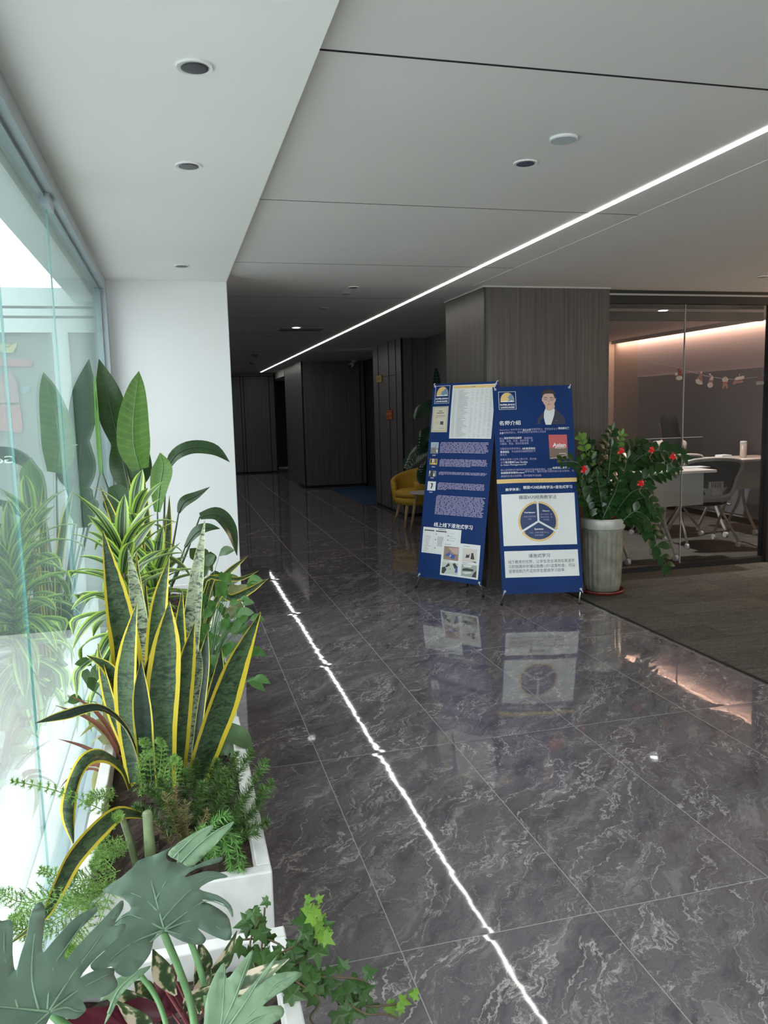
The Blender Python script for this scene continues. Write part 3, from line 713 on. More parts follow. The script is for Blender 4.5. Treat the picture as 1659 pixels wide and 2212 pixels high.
def bars(B, m, u0, v0, u1, v1, n, last=1.0, indent=0):
    """n lines of print too small to read, between two pixels"""
    a, tt = B.H(u0, v0); b, tb = B.H(u1, v1); lh = (tt-tb)/n
    for i in range(n):
        t = tt-i*lh; x = a+(indent if i == 0 else 0); end = a+(b-a)*(last if i == n-1 else rr.uniform(.96, 1))
        while x < end-.004:
            w = min(rr.uniform(.012, .07), end-x)
            k = x
            while k < x+w-.002: B.rects(m, k, t-lh*.72, k+.0062, t-lh*.12, .0014); k += .0078
            x = k+rr.uniform(.003, .009)
def tri(*p): return list(p)
photo(B1, b1, [z1(243, 1298), z1(382, 1300), z1(368, 1508), z1(232, 1505)], PH['sky'], [(PH['grey'], [(0, 0), (1, 0), (1, .5), (.7, .42), (.55, .55), (.4, .5), (0, .55)]), (PH['dk'], [(.3, 0), (.62, 0), (.58, .35), (.5, .6), (.42, .35)]), (PH['dk'], [(.62, .5), (.68, .5), (.66, .92)]), (M['paper'], [(.72, .1), (.95, .1), (.95, .4), (.72, .35)])])
photo(B1, b1, [z1(224, 1597), z1(360, 1600), z1(350, 1710), z1(220, 1700)], PH['gold'], [(PH['dk'], [(.1, .3), (.3, .3), (.25, .9), (.1, .9)]), (M['paper'], [(.35, .4), (.5, .4), (.5, 1), (.35, 1)]), (PH['dk'], [(.7, .3), (.85, .3), (.85, .95), (.72, .9)]), (M['gold'], [(.15, .05), (.9, .05), (.8, .3), (.3, .25)])])
photo(B1, b1, [z1(208, 1810), z1(340, 1815), z1(330, 1918), z1(208, 1915)], PH['grey'], [(PH['dk'], [(.2, 0), (.6, 0), (.55, 1), (.2, .95)]), (M['paper'], [(.62, 0), (.78, 0), (.78, .5), (.62, .5)]), (M['paper'], [(.05, .5), (.18, .5), (.18, .95), (.05, .95)])])
photo(B1, b1, [z2(270, 12), z2(410, 18), z2(402, 180), z2(266, 172)], M['paper'], [(PH['dk'], [(.4, .25), (.5, .2), (.62, .45), (.66, .75), (.5, .85), (.38, .8), (.5, .6)]), (PH['grey'], [(.75, .5), (.8, .5), (.78, .62)])])
m = MB()
bars(B1, m, *z1(412, 1300), *z1(1285, 1560), 8, .95, .01)
bars(B1, m, *z1(400, 1605), *z1(1270, 1815), 7, .68, .01)
bars(B1, m, *z1(384, 1832), *z1(1255, 1975), 5, .1, .01)
bars(B1, m, *z2(445, 35), *z2(1290, 258), 7, .18, .01)
bars(B1, m, *z2(425, 258), *z2(1265, 712), 15, .98, .01)
for u, v in (z1(297, 1537), z1(285, 1743), z1(265, 1942), z2(325, 205)):
    a, t = H1(u, v)
    for k in range(3): B1.rects(m, a-.017+k*.012, t-.005, a-.008+k*.012, t+.005, .0014)
m.build('small_print', M['ink_l'], b1)
m = MB(); p, q = z2(392, 762), z2(1082, 765)
B1.text(m, '线上线下浸泡式学习', p[0], z2(0, 765)[1]+.5, q[0], 9.6, bold=.016); m.build('heading', M['ink_w'], b1)
s0 = quadrect(B1, [z2(213, 812), z2(862, 885), z2(850, 1330), z2(172, 1262)])
m = MB(); B1.rects(m, *s0, .0006); m.build('document_sheet', M['paper'], b1)
a, b, c, d = s0; w_, h_ = c-a, d-b; m = MB()
for x0, y0, x1, y1 in ((.04, .855, .30, .90), (.345, .855, .62, .90), (.35, .74, .37, .775), (.345, .53, .37, .565), (.66, .72, .69, .75), (.66, .56, .69, .59), (.35, .2, .37, .24), (.4, .945, .6, .965)):
    B1.rects(m, a+w_*x0, b+h_*y0, a+w_*x1, b+h_*y1, .0012)
m.build('document_bars', M['ink'], b1)
m = MB()
for x0, x1 in ((.04, .30), (.345, .62), (.655, .95)):
    for xx in (x0, x1): B1.rects(m, a+w_*xx, b+h_*.04, a+w_*xx+.001, b+h_*.9, .0012)
    B1.rects(m, a+w_*x0, b+h_*.04, a+w_*x1, b+h_*.045, .0012)
for i in range(11): B1.rects(m, a+w_*.08, b+h_*(.10+i*.055), a+w_*rr.uniform(.15, .26), b+h_*(.115+i*.055), .0012)
for i in range(13): B1.rects(m, a+w_*.40, b+h_*(.30+i*.03), a+w_*.56, b+h_*(.315+i*.03), .0012)
for y in (.82, .72, .65, .56): B1.rects(m, a+w_*.71, b+h_*y, a+w_*rr.uniform(.78, .88), b+h_*(y+.012), .0012)
m.build('document_lines', mat('print_grey', (.30, .33, .33), .5), b1)
s0 = quadrect(B1, [z2(545, 1085), z2(1213, 1170), z2(1165, 1760), z2(500, 1648)])
m = MB(); B1.rects(m, *s0, .0024); m.build('collage_sheet', M['paper'], b1)
a, b, c, d = s0; w_, h_ = c-a, d-b
def cp(x0, y0, x1, y1, base, shapes):
    m = MB(); B1.rects(m, a+w_*x0, b+h_*y0, a+w_*x1, b+h_*y1, .0030); used = [base]
    for mm, poly in shapes:
        if mm not in used: used.append(mm)
        m.m = used.index(mm); B1.polyl(m, [(a+w_*(x0+(x1-x0)*x), b+h_*(y0+(y1-y0)*y)) for x, y in poly], .0036)
    m.build('photo_print', used, b1)
cp(.06, .47, .45, .87, PH['skin'], [(PH['bl'], [(.1, .35), (.4, .6), (.45, .3), (.2, .25)]), (PH['bl'], [(.45, .15), (.5, .45), (.8, .4), (.7, .1)]), (mat('photo_pink', (.50, .36, .32), .5), [(.3, .9), (1, .95), (.95, .45), (.6, .55)]), (M['paper'], [(.36, .3), (.5, .4), (.5, .25)])])
cp(.55, .47, .93, .87, mat('photo_cream', (.62, .58, .54), .5), [(PH['dk'], [(.22, .3), (.3, .6), (.4, .5), (.5, .65), (.48, .35)]), (PH['dk'], [(.58, .25), (.62, .7), (.74, .72), (.85, .25)]), (PH['dk'], [(.65, .1), (.98, 0), (.95, .1)])])
cp(.04, .05, .46, .40, mat('photo_mint', (.50, .56, .50), .5), [(PH['dk'], [(0, 0), (0, .5), (.2, .6), (.3, .35), (.15, .0)]), (PH['dk'], [(.2, .6), (.4, .95), (.5, .75), (.3, .55)]), (PH['dk'], [(.65, .9), (.8, 1), (.95, .7), (.8, .5)]), (PH['bl'], [(.82, .2), (.98, .2), (.98, .75), (.85, .7)]), (PH['dk'], [(.48, .42), (.55, .42), (.52, .5)])])
cp(.55, .05, .95, .40, mat('photo_green_grey', (.33, .38, .33), .5), [(PH['dk'], [(.05, .45), (.1, .62), (.3, .7), (.6, .68), (.8, .65), (.78, .5)]), (PH['dk'], [(.7, .05), (1, 0), (1, .6), (.85, .4)]), (M['paper'], [(.02, .3), (.6, .42), (.75, .35), (.3, .2)]), (M['paper'], [(.1, .95), (.7, .97), (.6, .8), (.15, .8)])])
m = MB()
for x0, y in ((.07, .92), (.58, .92), (.06, .43), (.56, .43)): B1.rects(m, a+w_*x0, b+h_*y, a+w_*(x0+.15), b+h_*(y+.018), .0030)
m.build('caption_lines', mat('print_grey', (.30, .33, .33), .5), b1)

# right banner
def z3(x, y): return (1060+x/8.295, 820+y/8.295)
def z4(x, y): return (1060+x/7.629, 1030+y/7.629)
sag2 = lambda a, t: .010*math.sin((a-.1)*6.0)*math.sin((t-.12)*4.2)+.004*math.sin(a*9+t*11)
Q2 = [(1062, 838), (1235.6, 830), (1259.7, 1277), (1086, 1283)]
B2 = Banner(2.7928, 5.7354, .102, -.2311, .2423, .6568, 1.7069, Q2, sag2)
b2 = empty('roll_up_banner', (2.79, 5.73, 0), 'navy banner with portrait, gold band and circle diagram, in front of the column', 'banner', 'navy advertising banners on metal stands')
B2.fabric(b2); B2.stand(b2, atz(1083, 1308, 0), atz(1251, 1307, 0))
logo(B2, b2, *z3(140, 234), *z3(455, 562), 0)
T = MB(); TL = MB(); TK = MB()
def tx(mb, st, x0, y, x1, h, z=z3, bold=0., drop=0):
    p = z(x0, y); q = z(x1, y)
    if mb is T or mb is TL or mb is TK:
        k = MB(); B2.text(k, st, p[0], p[1], q[0], h, bold=bold)
        k.build('lettering_line', M['ink_w'] if mb is T else M['ink'] if mb is TK else M['ink_l'], b2); return
    B2.text(mb, st, p[0], p[1], q[0], h, bold=bold)
tx(T, '名师介绍', 142, 808, 530, 10, bold=.016)
tx(TL, 'Superzhou 本科毕业于', 150, 934, 560, 4.6); tx(T, '浙江大学', 566, 926, 715, 5, bold=.012); tx(TL, '管理学学士，研究生毕业于', 722, 912, 1205, 4.8); tx(T, '德国慕尼黑', 1212, 880, 1418, 5, bold=.012)
tx(T, '大学', 150, 992, 225, 5, bold=.012); tx(TL, '金融学硕士。早年欧洲投行收并购工作出身', 230, 980, 990, 4.8)
tx(TL, '醉心', 150, 1090, 228, 4.8); tx(T, '语言学研究及教学', 232, 1080, 550, 5, bold=.012); tx(TL, '精通英语、', 595, 1072, 755, 4.8)
tx(TL, '德语、法语、日语、西班牙语、后', 152, 1135, 755, 4.8); tx(TL, '习俄语、梵语、原始印欧语等', 158, 1185, 675, 4.8)
tx(TL, '归国后投身教育事业，', 162, 1275, 545, 4.8); tx(T, '8年英语培训', 562, 1264, 790, 5, bold=.012)
tx(T, '教育经验', 165, 1332, 325, 5, bold=.012); tx(TL, '专业雅思托福教职团队不', 365, 1320, 800, 4.8); tx(TL, '断壮大', 165, 1382, 282, 4.8)
tx(TL, '所著文章录入日本上智大学、维也纳', 166, 1468, 815, 4.8); tx(TL, '大学', 172, 1522, 248, 4.8); tx(T, '英文教材', 252, 1518, 410, 5, bold=.012); tx(T, 'Case Studies', 414, 1510, 655, 4.8)
tx(T, 'in Asian Management中', 175, 1568, 632, 4.8)
tx(TL, '核心自研教材打破传统听说读写英语教学模式，创新', 176, 1660, 1100, 4.8); tx(T, '结果说话教学法', 1110, 1600, 1420, 5, bold=.012)
tx(T, '和德国语言输出output', 178, 1712, 600, 5, bold=.012); tx(TL, '教学体系，擅长化繁为简的高分应试策略，和', 606, 1680, 1500, 4.8)
tx(TL, '溯源的外语认知逻辑，因材施教专注结果', 180, 1768, 905, 4.8)
tx(T, '教学体系：', 240, 243, 480, 6.4, z4, .014); tx(T, '德国VÜS经典教学法+浸泡式学习', 525, 205, 1350, 7.0, z4, .014)
# gold band
_, tg = B2.H(*z3(100, 1885)); _, tg2 = B2.H(*z3(1560, 1780)); tg = (tg+tg2)/2
m = MB(); B2.rects(m, 0, tg-.017, B2.w, tg+.017, .0008); m.build('gold_band', M['gold'], b2)
# portrait
def pp(mm, pts, off, name):
    m = MB(); B2.poly(m, [z3(*p) for p in pts], off); m.build(name, mm, b2)
def circ(cx, cy, rx, ry, n=20, a0=0, a1=2*math.pi): return [(cx+rx*math.cos(a0+(a1-a0)*i/n), cy+ry*math.sin(a0+(a1-a0)*i/n)) for i in range(n)]
pp(mat('print_jacket', (.030, .032, .058), .5), [(960, 560), (900, 640), (850, 700), (830, 820), (1350, 800), (1330, 680), (1240, 580), (1160, 520)], .0008, 'portrait_jacket')
pp(M['paper'], [(975, 535), (955, 600), (950, 680), (965, 760), (985, 822), (1080, 820), (1110, 740), (1140, 640), (1152, 545), (1140, 520)], .0014, 'portrait_shirt')
pk = mat('print_skin', (.60, .40, .33), .5)
pp(pk, [(975, 460), (980, 530), (1020, 562), (1070, 562), (1130, 530), (1155, 490), (1140, 440)], .0020, 'portrait_neck')
pp(pk, [(915, 350), (930, 290), (960, 250), (1120, 250), (1140, 310), (1172, 330), (1168, 380), (1145, 420), (1135, 470), (1085, 510), (1030, 512), (980, 480), (945, 430), (935, 400), (915, 390)], .0024, 'portrait_face')
pp(mat('print_hair', (.035, .028, .025), .5), [(925, 330), (910, 270), (925, 215), (970, 180), (1040, 165), (1110, 180), (1155, 230), (1165, 330), (1145, 330), (1130, 255), (1060, 245), (960, 258), (935, 290)], .0030, 'portrait_hair')
m = MB()
for cx in (985, 1090):
    ring = circ(cx, 350, 44, 26, 16)
    for i in range(16):
        (x0, y0), (x1, y1) = ring[i], ring[(i+1) % 16]
        B2.poly(m, [z3(x0, y0), z3(x1, y1), z3(cx+(x1-cx)*.88, 350+(y1-350)*.82), z3(cx+(x0-cx)*.88, 350+(y0-350)*.82)], .0032)
B2.poly(m, [z3(1028, 345), z3(1047, 345), z3(1047, 351), z3(1028, 351)], .0032); B2.poly(m, [z3(1134, 336), z3(1165, 328), z3(1165, 334), z3(1134, 343)], .0032)
for cx in (985, 1090): B2.poly(m, [z3(x, y) for x, y in circ(cx, 353, 15, 6, 10)], .0034); B2.poly(m, [z3(cx-32, 326), z3(cx+32, 322), z3(cx+32, 316), z3(cx-32, 318)], .0034)
m.build('portrait_glasses', PH['dk'], b2)
pp(mat('print_lips', (.42, .18, .16), .5), [(1000, 443), (1040, 436), (1085, 440), (1045, 455)], .0034, 'portrait_mouth')
pp(mat('print_nose', (.48, .29, .23), .5), [(1035, 362), (1048, 362), (1062, 408), (1040, 416), (1022, 408)], .0033, 'portrait_nose')
pp(mat('print_grey', (.30, .33, .33), .5), [(1160, 742), (1262, 712), (1264, 716), (1162, 748)], .0016, 'portrait_pocket')
# book
ba = quadrect(B2, [z3(1035, 1020), z3(1372, 975), z3(1392, 1400), z3(1060, 1475)])
bb = quadrect(B2, [z3(1035, 1020), z3(1372, 975), z3(1384, 1235), z3(1048, 1240)])
m = MB(); B2.rects(m, *ba, .0008); m.build('book_cover', mat('print_taupe', (.20, .135, .105), .5), b2)
m = MB(); B2.rects(m, bb[0], bb[1], bb[2], bb[3], .0014); m.build('book_cover_top', mat('print_coral', (.55, .11, .11), .5), b2)
m = MB(); tx(m, 'Asian', 1108, 1188, 1352, 9, bold=.03); tx(m, 'Management', 1155, 1240, 1352, 4, bold=.012)
for v in m.v: v += B2.n*.001
B2.poly(m, [z3(1225, 1334), z3(1358, 1326), z3(1358, 1336), z3(1225, 1342)], .0016); B2.poly(m, [z3(1075, 1425), z3(1250, 1395), z3(1390, 1345), z3(1390, 1350), z3(1250, 1401), z3(1075, 1431)], .0016)
m.build('book_lettering', M['ink_w'], b2)
# white panels
p1 = quadrect(B2, [z4(178, 338), z4(1382, 255), z4(1430, 1108), z4(216, 1165)])
p2 = quadrect(B2, [z4(222, 1245), z4(1432, 1198), z4(1463, 1622), z4(252, 1670)])
m = MB(); B2.rects(m, *p1, .0008); m.build('diagram_panel', M['paper'], b2)
m = MB(); B2.rects(m, *p2, .0008); m.build('text_panel', M['paper'], b2)
m = TK; tx(m, '德国VÜS经典教学法', 455, 368, 1088, 8.5, z4, .004); tx(m, '浸泡式学习', 625, 1312, 972, 8.5, z4, .01)
tx(m, '线下教育的优势，让学生完全浸泡在英语学', 292, 1418, 1380, 7.6, z4); tx(m, '习的氛围中并辅以助教1对1监督检查，可以', 298, 1492, 1392, 7.6, z4); tx(m, '促使自制力不足的学生提高学习效率', 300, 1564, 1212, 7.6, z4)
cc = B2.H(*z4(782, 752)); Rr = abs(B2.H(*z4(1112, 752))[0]-B2.H(*z4(450, 752))[0])/2
def ringpt(r, a): return (cc[0]+r*math.cos(a), cc[1]+r*math.sin(a))
m = MB(); g_ = MB()
for k in range(3):
    A0 = math.pi/2-k*2*math.pi/3; A1 = A0-2*math.pi/3; n = 18
    off = .058
    cen = (cc[0]+.009*math.cos((A0+A1)/2), cc[1]+.009*math.sin((A0+A1)/2))
    arc = [ringpt(Rr*.90, A0-off+(A1-A0+2*off)*i/n) for i in range(n+1)]
    mixp = lambda p, f: (cen[0]+(p[0]-cen[0])*f, cen[1]+(p[1]-cen[1])*f)
    for i in range(n):
        for r0, r1 in ((0, .25), (.25, .5), (.5, .75), (.75, 1)):
            pts = [mixp(arc[i], r0), mixp(arc[i], r1), mixp(arc[i+1], r1), mixp(arc[i+1], r0)]
            B2.polyl(m, pts[1:] if r0 == 0 and False else (pts if r0 else [pts[0], pts[1], pts[2]]), .0014)
    for i in range(n):
        x0, x1 = A0-off+(A1-A0+2*off)*i/n, A0-off+(A1-A0+2*off)*(i+1)/n
        B2.polyl(g_, [ringpt(Rr*.905, x0), ringpt(Rr*1.0, x0), ringpt(Rr*1.0, x1), ringpt(Rr*.905, x1)], .0015)
    e0 = A1+off+.09
    B2.polyl(g_, [ringpt(Rr*.84, e0), ringpt(Rr*1.07, e0), ringpt(Rr*.95, A1+off-.02)], .0018)
m.build('diagram_sectors', mat('print_navy', (.014, .04, .13), .5), b2); g_.build('diagram_arrows', M['gold'], b2)
m = MB(); ml = MB()
tx(m, 'Vorlesung', 542, 618, 726, 4.4, z4, .02); tx(m, 'Übung', 848, 582, 968, 4.6, z4, .02); tx(m, 'Seminar', 716, 880, 870, 4.2, z4, .02)
tx(ml, '讲座以老师讲解', 540, 682, 738, 3.4, z4); tx(ml, '为主', 612, 720, 664, 3.4, z4); tx(ml, '自习+练习，助', 815, 640, 1012, 3.4, z4); tx(ml, '教实时答疑，及', 815, 684, 1018, 3.4, z4); tx(ml, '时巩固', 870, 726, 960, 3.4, z4)
tx(ml, '讨论：外教+助教1对1口', 636, 940, 955, 3.4, z4); tx(ml, '语考试模拟', 722, 980, 868, 3.4, z4)
for q in m.v+ml.v: q += B2.n*.001
m.build('sector_headings', M['ink_w'], b2); ml.build('sector_small_print', M['ink_l'], b2)

# ------------------------------------------------------------------ planters and plants by the window
PX0, PX1, RIM = -.315, .185, .40
def planter(y0, y1, h, label, x0=PX0, x1=PX1):
    e = empty('planter_trough', ((x0+x1)/2, (y0+y1)/2, 0), label, 'planter', 'white concrete planter troughs along the window')
    t = .038; m = MB()
    m.box((x0, y0, 0), (x1, y0+t, h)).box((x0, y1-t, 0), (x1, y1, h)).box((x0, y0+t, 0), (x0+t, y1-t, h)).box((x1-t, y0+t, 0), (x1, y1-t, h)).box((x0+t, y0+t, 0), (x1-t, y1-t, .04))
    m.build('trough', M['concrete'], e, bevel=.004)
    s = MB(); nx, ny = 18, int((y1-y0)/.03); b = 0
    for j in range(ny+1):
        for i in range(nx+1):
            x = x0+t+(x1-x0-2*t)*i/nx; y = y0+t+(y1-y0-2*t)*j/ny
            s.v.append(V((x, y, h-.065+.022*mnoise.noise(V((x*22, y*22, 1)))+.012*mnoise.noise(V((x*60, y*60, 1))))))
    for j in range(ny):
        for i in range(nx): q = j*(nx+1)+i; s.face((q, q+1, q+nx+2, q+nx+1))
    # chips of bark mulch
    for k in range(int((y1-y0)*110)):
        c = V((R_.uniform(x0+t+.01, x1-t-.01), R_.uniform(y0+t+.01, y1-t-.01), h-.055+R_.uniform(0, .012)))
        ax = V((R_.uniform(-1, 1), R_.uniform(-1, 1), R_.uniform(-.4, .4))).normalized(); ay = ax.orthogonal().normalized(); az = ax.cross(ay)
        s.obox(c, ax, ay, az, R_.uniform(.008, .018), R_.uniform(.003, .008), .002)
    s.build('soil', M['soil'], e); return e
planter(.30, 1.745, RIM, 'nearest white trough in the foreground with the big lobed leaves')
planter(1.975, 3.10, RIM, 'white trough holding the yellow edged snake plant and foxtail fern')
planter(3.205, 4.40, RIM, 'white trough behind the snake plant holding the striped leaf plants')
planter(4.50, 5.75, RIM, 'farthest white trough, in front of the white wall')
SOIL = RIM-.06

# snake plant, the large one
def root_at(u, v, y, name, label, cat, group=None):
    p = at(u, v, y); return empty(name, (p.x, p.y, SOIL), label, cat, group)
sp = empty('snake_plant', (at(360, 1690, 2.7).x, 2.7, SOIL), 'big snake plant with yellow edged upright leaves in the middle trough', 'plant')
Z = 2.62
def sl(w, *pts, m='sans', n=18, y=None, dy=0, fold=.32, prof=(.78, .92, 1, .76, .03), nrm=None, twist=0):
    w *= 1.12
    """pts from base to tip in pixels; y depth"""
    k = len(pts)-1; P = [(u, v, (y or Z)+dy*i/k) for i, (u, v) in enumerate(pts)]
    return pleaf(sp, M[m], P, w, nrm=nrm, prof=prof, fold=fold, thick=.004, n=n, twist=twist)
sl(56, (306, 1690), (288, 1560), (272, 1420), (250, 1290), (222, 1146), y=2.60, nrm=(.3, -1, .2))
sl(34, (318, 1690), (312, 1530), (305, 1400), (295, 1290), (276, 1183), m='sans_pale', y=2.85)
sl(36, (388, 1690), (405, 1540), (412, 1400), (426, 1250), (443, 1122), m='sans_pale', y=2.90, nrm=(-.4, -1, .1))
sl(40, (352, 1690), (343, 1540), (338, 1420), (346, 1300), (366, 1204), y=2.80, nrm=(-.2, -1, .2))
sl(46, (296, 1690), (282, 1590), (274, 1490), (280, 1400), (296, 1302), y=2.50, nrm=(-.5, -1, .2))
sl(62, (352, 1700), (348, 1580), (352, 1470), (360, 1380), (366, 1300), y=2.45)
sl(46, (378, 1690), (384, 1600), (390, 1500), (402, 1420), (420, 1346), y=2.48, nrm=(.5, -1, .2))
sl(64, (420, 1690), (446, 1610), (478, 1520), (512, 1425), (563, 1322), y=2.50, dy=-.12, nrm=(.5, -1, .5))
sl(30, (366, 1690), (384, 1560), (388, 1450), (388, 1360), (394, 1274), y=2.78)
sl(18, (322, 1690), (326, 1560), (316, 1420), (304, 1300), (294, 1190), y=2.95)
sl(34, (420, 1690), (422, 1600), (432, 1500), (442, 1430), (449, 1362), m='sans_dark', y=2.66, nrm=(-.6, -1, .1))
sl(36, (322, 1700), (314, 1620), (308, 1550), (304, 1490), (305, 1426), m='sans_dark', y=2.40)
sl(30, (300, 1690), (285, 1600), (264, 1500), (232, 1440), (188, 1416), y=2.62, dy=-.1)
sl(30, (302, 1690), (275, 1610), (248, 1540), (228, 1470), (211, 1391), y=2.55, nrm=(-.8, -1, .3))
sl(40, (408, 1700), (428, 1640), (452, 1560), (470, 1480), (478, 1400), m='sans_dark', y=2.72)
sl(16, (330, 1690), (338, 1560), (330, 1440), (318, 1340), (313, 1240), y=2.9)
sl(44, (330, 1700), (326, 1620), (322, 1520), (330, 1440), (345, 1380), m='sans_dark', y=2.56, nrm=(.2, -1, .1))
sl(30, (395, 1700), (400, 1620), (408, 1540), (425, 1450), (432, 1400), m='sans_pale', y=2.56)
# drooping ones
pleaf(sp, M['sans_dark'], [(306, 1700, 2.45), (297, 1640, 2.40), (270, 1572, 2.35), (214, 1530, 2.28), (140, 1545, 2.22), (76, 1562, 2.18)], 20, nrm=(.3, -.5, 1), prof=[.7, .6, .6, .8, 1.0, .05], thick=.004, fold=.5, n=26)
pleaf(sp, M['sans'], [(278, 1700, 2.36), (262, 1655, 2.33), (228, 1630, 2.28), (190, 1638, 2.22), (162, 1682, 2.18), (148, 1752, 2.14), (158, 1822, 2.10)], 38, nrm=(-.4, -.4, 1), prof=[.7, 1, 1, .8, .7, .8, .1], thick=.004, fold=.3, n=30)
pleaf(sp, M['sans'], [(306, 1762, 2.20), (258, 1758, 2.15), (215, 1790, 2.08), (160, 1852, 2.0), (122, 1925, 1.93), (92, 1982, 1.88), (20, 2040, 1.84)], 40, nrm=(-.1, -.8, .8), prof=[.4, .8, 1.05, 1, .8, .4, .05], thick=.004, fold=.3, n=30)
# two cut stalks
for i, (a, b, r, l) in enumerate((((325, 1846, 2.10), (318, 1755, 2.10), .014, 'thick pale green cut stalk standing in the soil before the snake plant'), ((293, 1852, 2.13), (262, 1762, 2.15), .009, 'thinner leaning cut stalk left of the thick green one'))):
    p, q = at(*a), at(*b)
    tag(MB().tube([p-V((0, 0, .02)), p.lerp(q, .5), q, q+V((0, 0, .004))], [r*1.1, r, r*.9, r*.6], 14).build('cut_stalk', mat('pale_stalk', (.16, .21, .10), .5, var=.25, vs=30), None, smooth=True), l, 'stalk', 'cut stalks in the middle trough')

# foxtail fern: plumes of needles
def plume(parent, pts, rad, m, dens=150, nl=None, name='frond', w=.0011):
    P = crom([V(p) for p in pts], 24); mb = MB(); mb.tube(P, [.0016]*25, 5); L = sum((P[i+1]-P[i]).length for i in range(24))
    n = int(dens*L*8)
    for k in range(n):
        f = R_.random(); i = min(int(f*24), 23); p = P[i].lerp(P[i+1], f*24-i); t = (P[i+1]-P[i]).normalized()
        a = R_.uniform(0, 6.283); o = t.orthogonal().normalized(); b = t.cross(o)
        d = (o*math.cos(a)+b*math.sin(a)+t*R_.uniform(.3, .9)).normalized()
        prof = min(1, .55+2.2*f)*min(1, (1-f)*5+.25); l = rad*prof*R_.uniform(.7, 1.15)
        s = d.cross(V((R_.uniform(-1, 1), R_.uniform(-1, 1), R_.uniform(-1, 1)))).normalized()*w
        q = len(mb.v); mb.v += [p-s, p+s, p+d*l*.6+s*.8, p+d*l, p+d*l*.6-s*.8]; mb.face((q, q+1, q+2, q+3, q+4))
    return mb.build(name, m, parent)
ff = empty('foxtail_fern', (at(450, 1800, 2.35).x, 2.35, SOIL), 'bushy dark green foxtail fern spilling over the right rim of the trough', 'plant')
FT = [((470, 1790), (500, 1700), (545, 1620), .030, 2.35), ((480, 1800), (530, 1720), (578, 1640), .028, 2.3), ((490, 1810), (545, 1760), (588, 1684), .028, 2.25), ((470, 1790), (490, 1700), (512, 1625), .028, 2.4),
      ((480, 1820), (540, 1790), (580, 1775), .026, 2.2), ((440, 1800), (450, 1700), (470, 1640), .028, 2.42), ((410, 1800), (400, 1720), (405, 1660), .028, 2.4), ((430, 1810), (430, 1740), (440, 1690), .03, 2.32),
      ((380, 1800), (350, 1730), (315, 1700), .026, 2.3), ((390, 1800), (370, 1730), (345, 1680), .026, 2.34), ((460, 1820), (500, 1770), (530, 1720), .03, 2.22), ((370, 1810), (330, 1760), (290, 1740), .022, 2.25),
      ((470, 1830), (510, 1810), (560, 1800), .024, 2.15), ((450, 1810), (470, 1750), (500, 1690), .03, 2.3), ((400, 1820), (380, 1770), (365, 1730), .026, 2.22), ((420, 1790), (420, 1700), (425, 1640), .024, 2.46), ((500, 1800), (555, 1740), (570, 1700), .026, 2.28), ((455, 1800), (462, 1730), (485, 1660), .03, 2.36)]
for k, (a, b, c_, r, y) in enumerate(FT): plume(ff, [at(*a, y), at(*b, y-.03), at(*c_, y-.06)], r*1.1, M['fox'], 230)
for k, (a, b, c_) in enumerate((((390, 1820), (375, 1770), (355, 1710)), ((400, 1810), (385, 1760), (380, 1700)), ((410, 1830), (405, 1780), (400, 1730)), ((380, 1830), (345, 1790), (310, 1760)), ((420, 1830), (430, 1790), (450, 1750)))):
    plume(ff, [at(*a, 2.2), at(*b, 2.17), at(*c_, 2.15)], .022, M['fox_dry'], 120)
# lighter drooping plumes over the right corner of the trough
f2 = empty('foxtail_fern', (at(470, 1890, 2.05).x, 2.05, SOIL), 'bright green fern plumes drooping over the near corner of the middle trough', 'plant')
for a, b, c_, r in (((440, 1850), (500, 1800), (520, 1900), .028), ((430, 1860), (480, 1810), (500, 1880), .028), ((450, 1840), (510, 1820), (535, 1930), .026), ((420, 1870), (450, 1810), (470, 1860), .026), ((430, 1850), (460, 1780), (495, 1760), .026), ((440, 1860), (490, 1840), (510, 1940), .022), ((410, 1860), (425, 1810), (440, 1790), .026)):
    plume(f2, [at(*a, 2.05), at(*b, 2.02), at(*c_, 1.99)], r, mat('fern_needles_bright', (.10, .25, .05), .5, var=.3, vs=30), 130)
# feathery asparagus fern at left and upper sprigs
def spray(parent, pts, m, side=.05, n=22, w=.0009):
    P = crom([V(p) for p in pts], n); mb = MB(); mb.tube(P, [.0013]*(n+1), 5)
    for i in range(2, n+1):
        t = (P[i]-P[i-1]).normalized(); s0 = t.cross(V((0, -.8, .6))).normalized()
        for sg in (-1, 1):
            l = side*(1-(i/n)**2*.75)*R_.uniform(.6, 1.1); d = (s0*sg+t*.6+V((R_.uniform(-.3, .3),)*3)*.4).normalized()
            e_ = P[i]+d*l; mb.tube([P[i], e_], .0006, 3, caps=False)
            for k in range(9):
                p = P[i].lerp(e_, (k+1)/9)
                for z in range(4):
                    q = V((R_.uniform(-1, 1), R_.uniform(-1, 1), R_.uniform(-1, 1))).normalized(); q = (q+d*.7).normalized(); h = R_.uniform(.006, .012)
                    s = q.orthogonal().normalized()*w; b = len(mb.v); mb.v += [p-s, p+s, p+q*h]; mb.face((b, b+1, b+2))
    return mb.build('frond', m, parent)
af = empty('asparagus_fern', (at(230, 1900, 2.05).x, 2.05, SOIL), 'feathery light green asparagus fern hanging over the left near rim by the glass', 'plant')
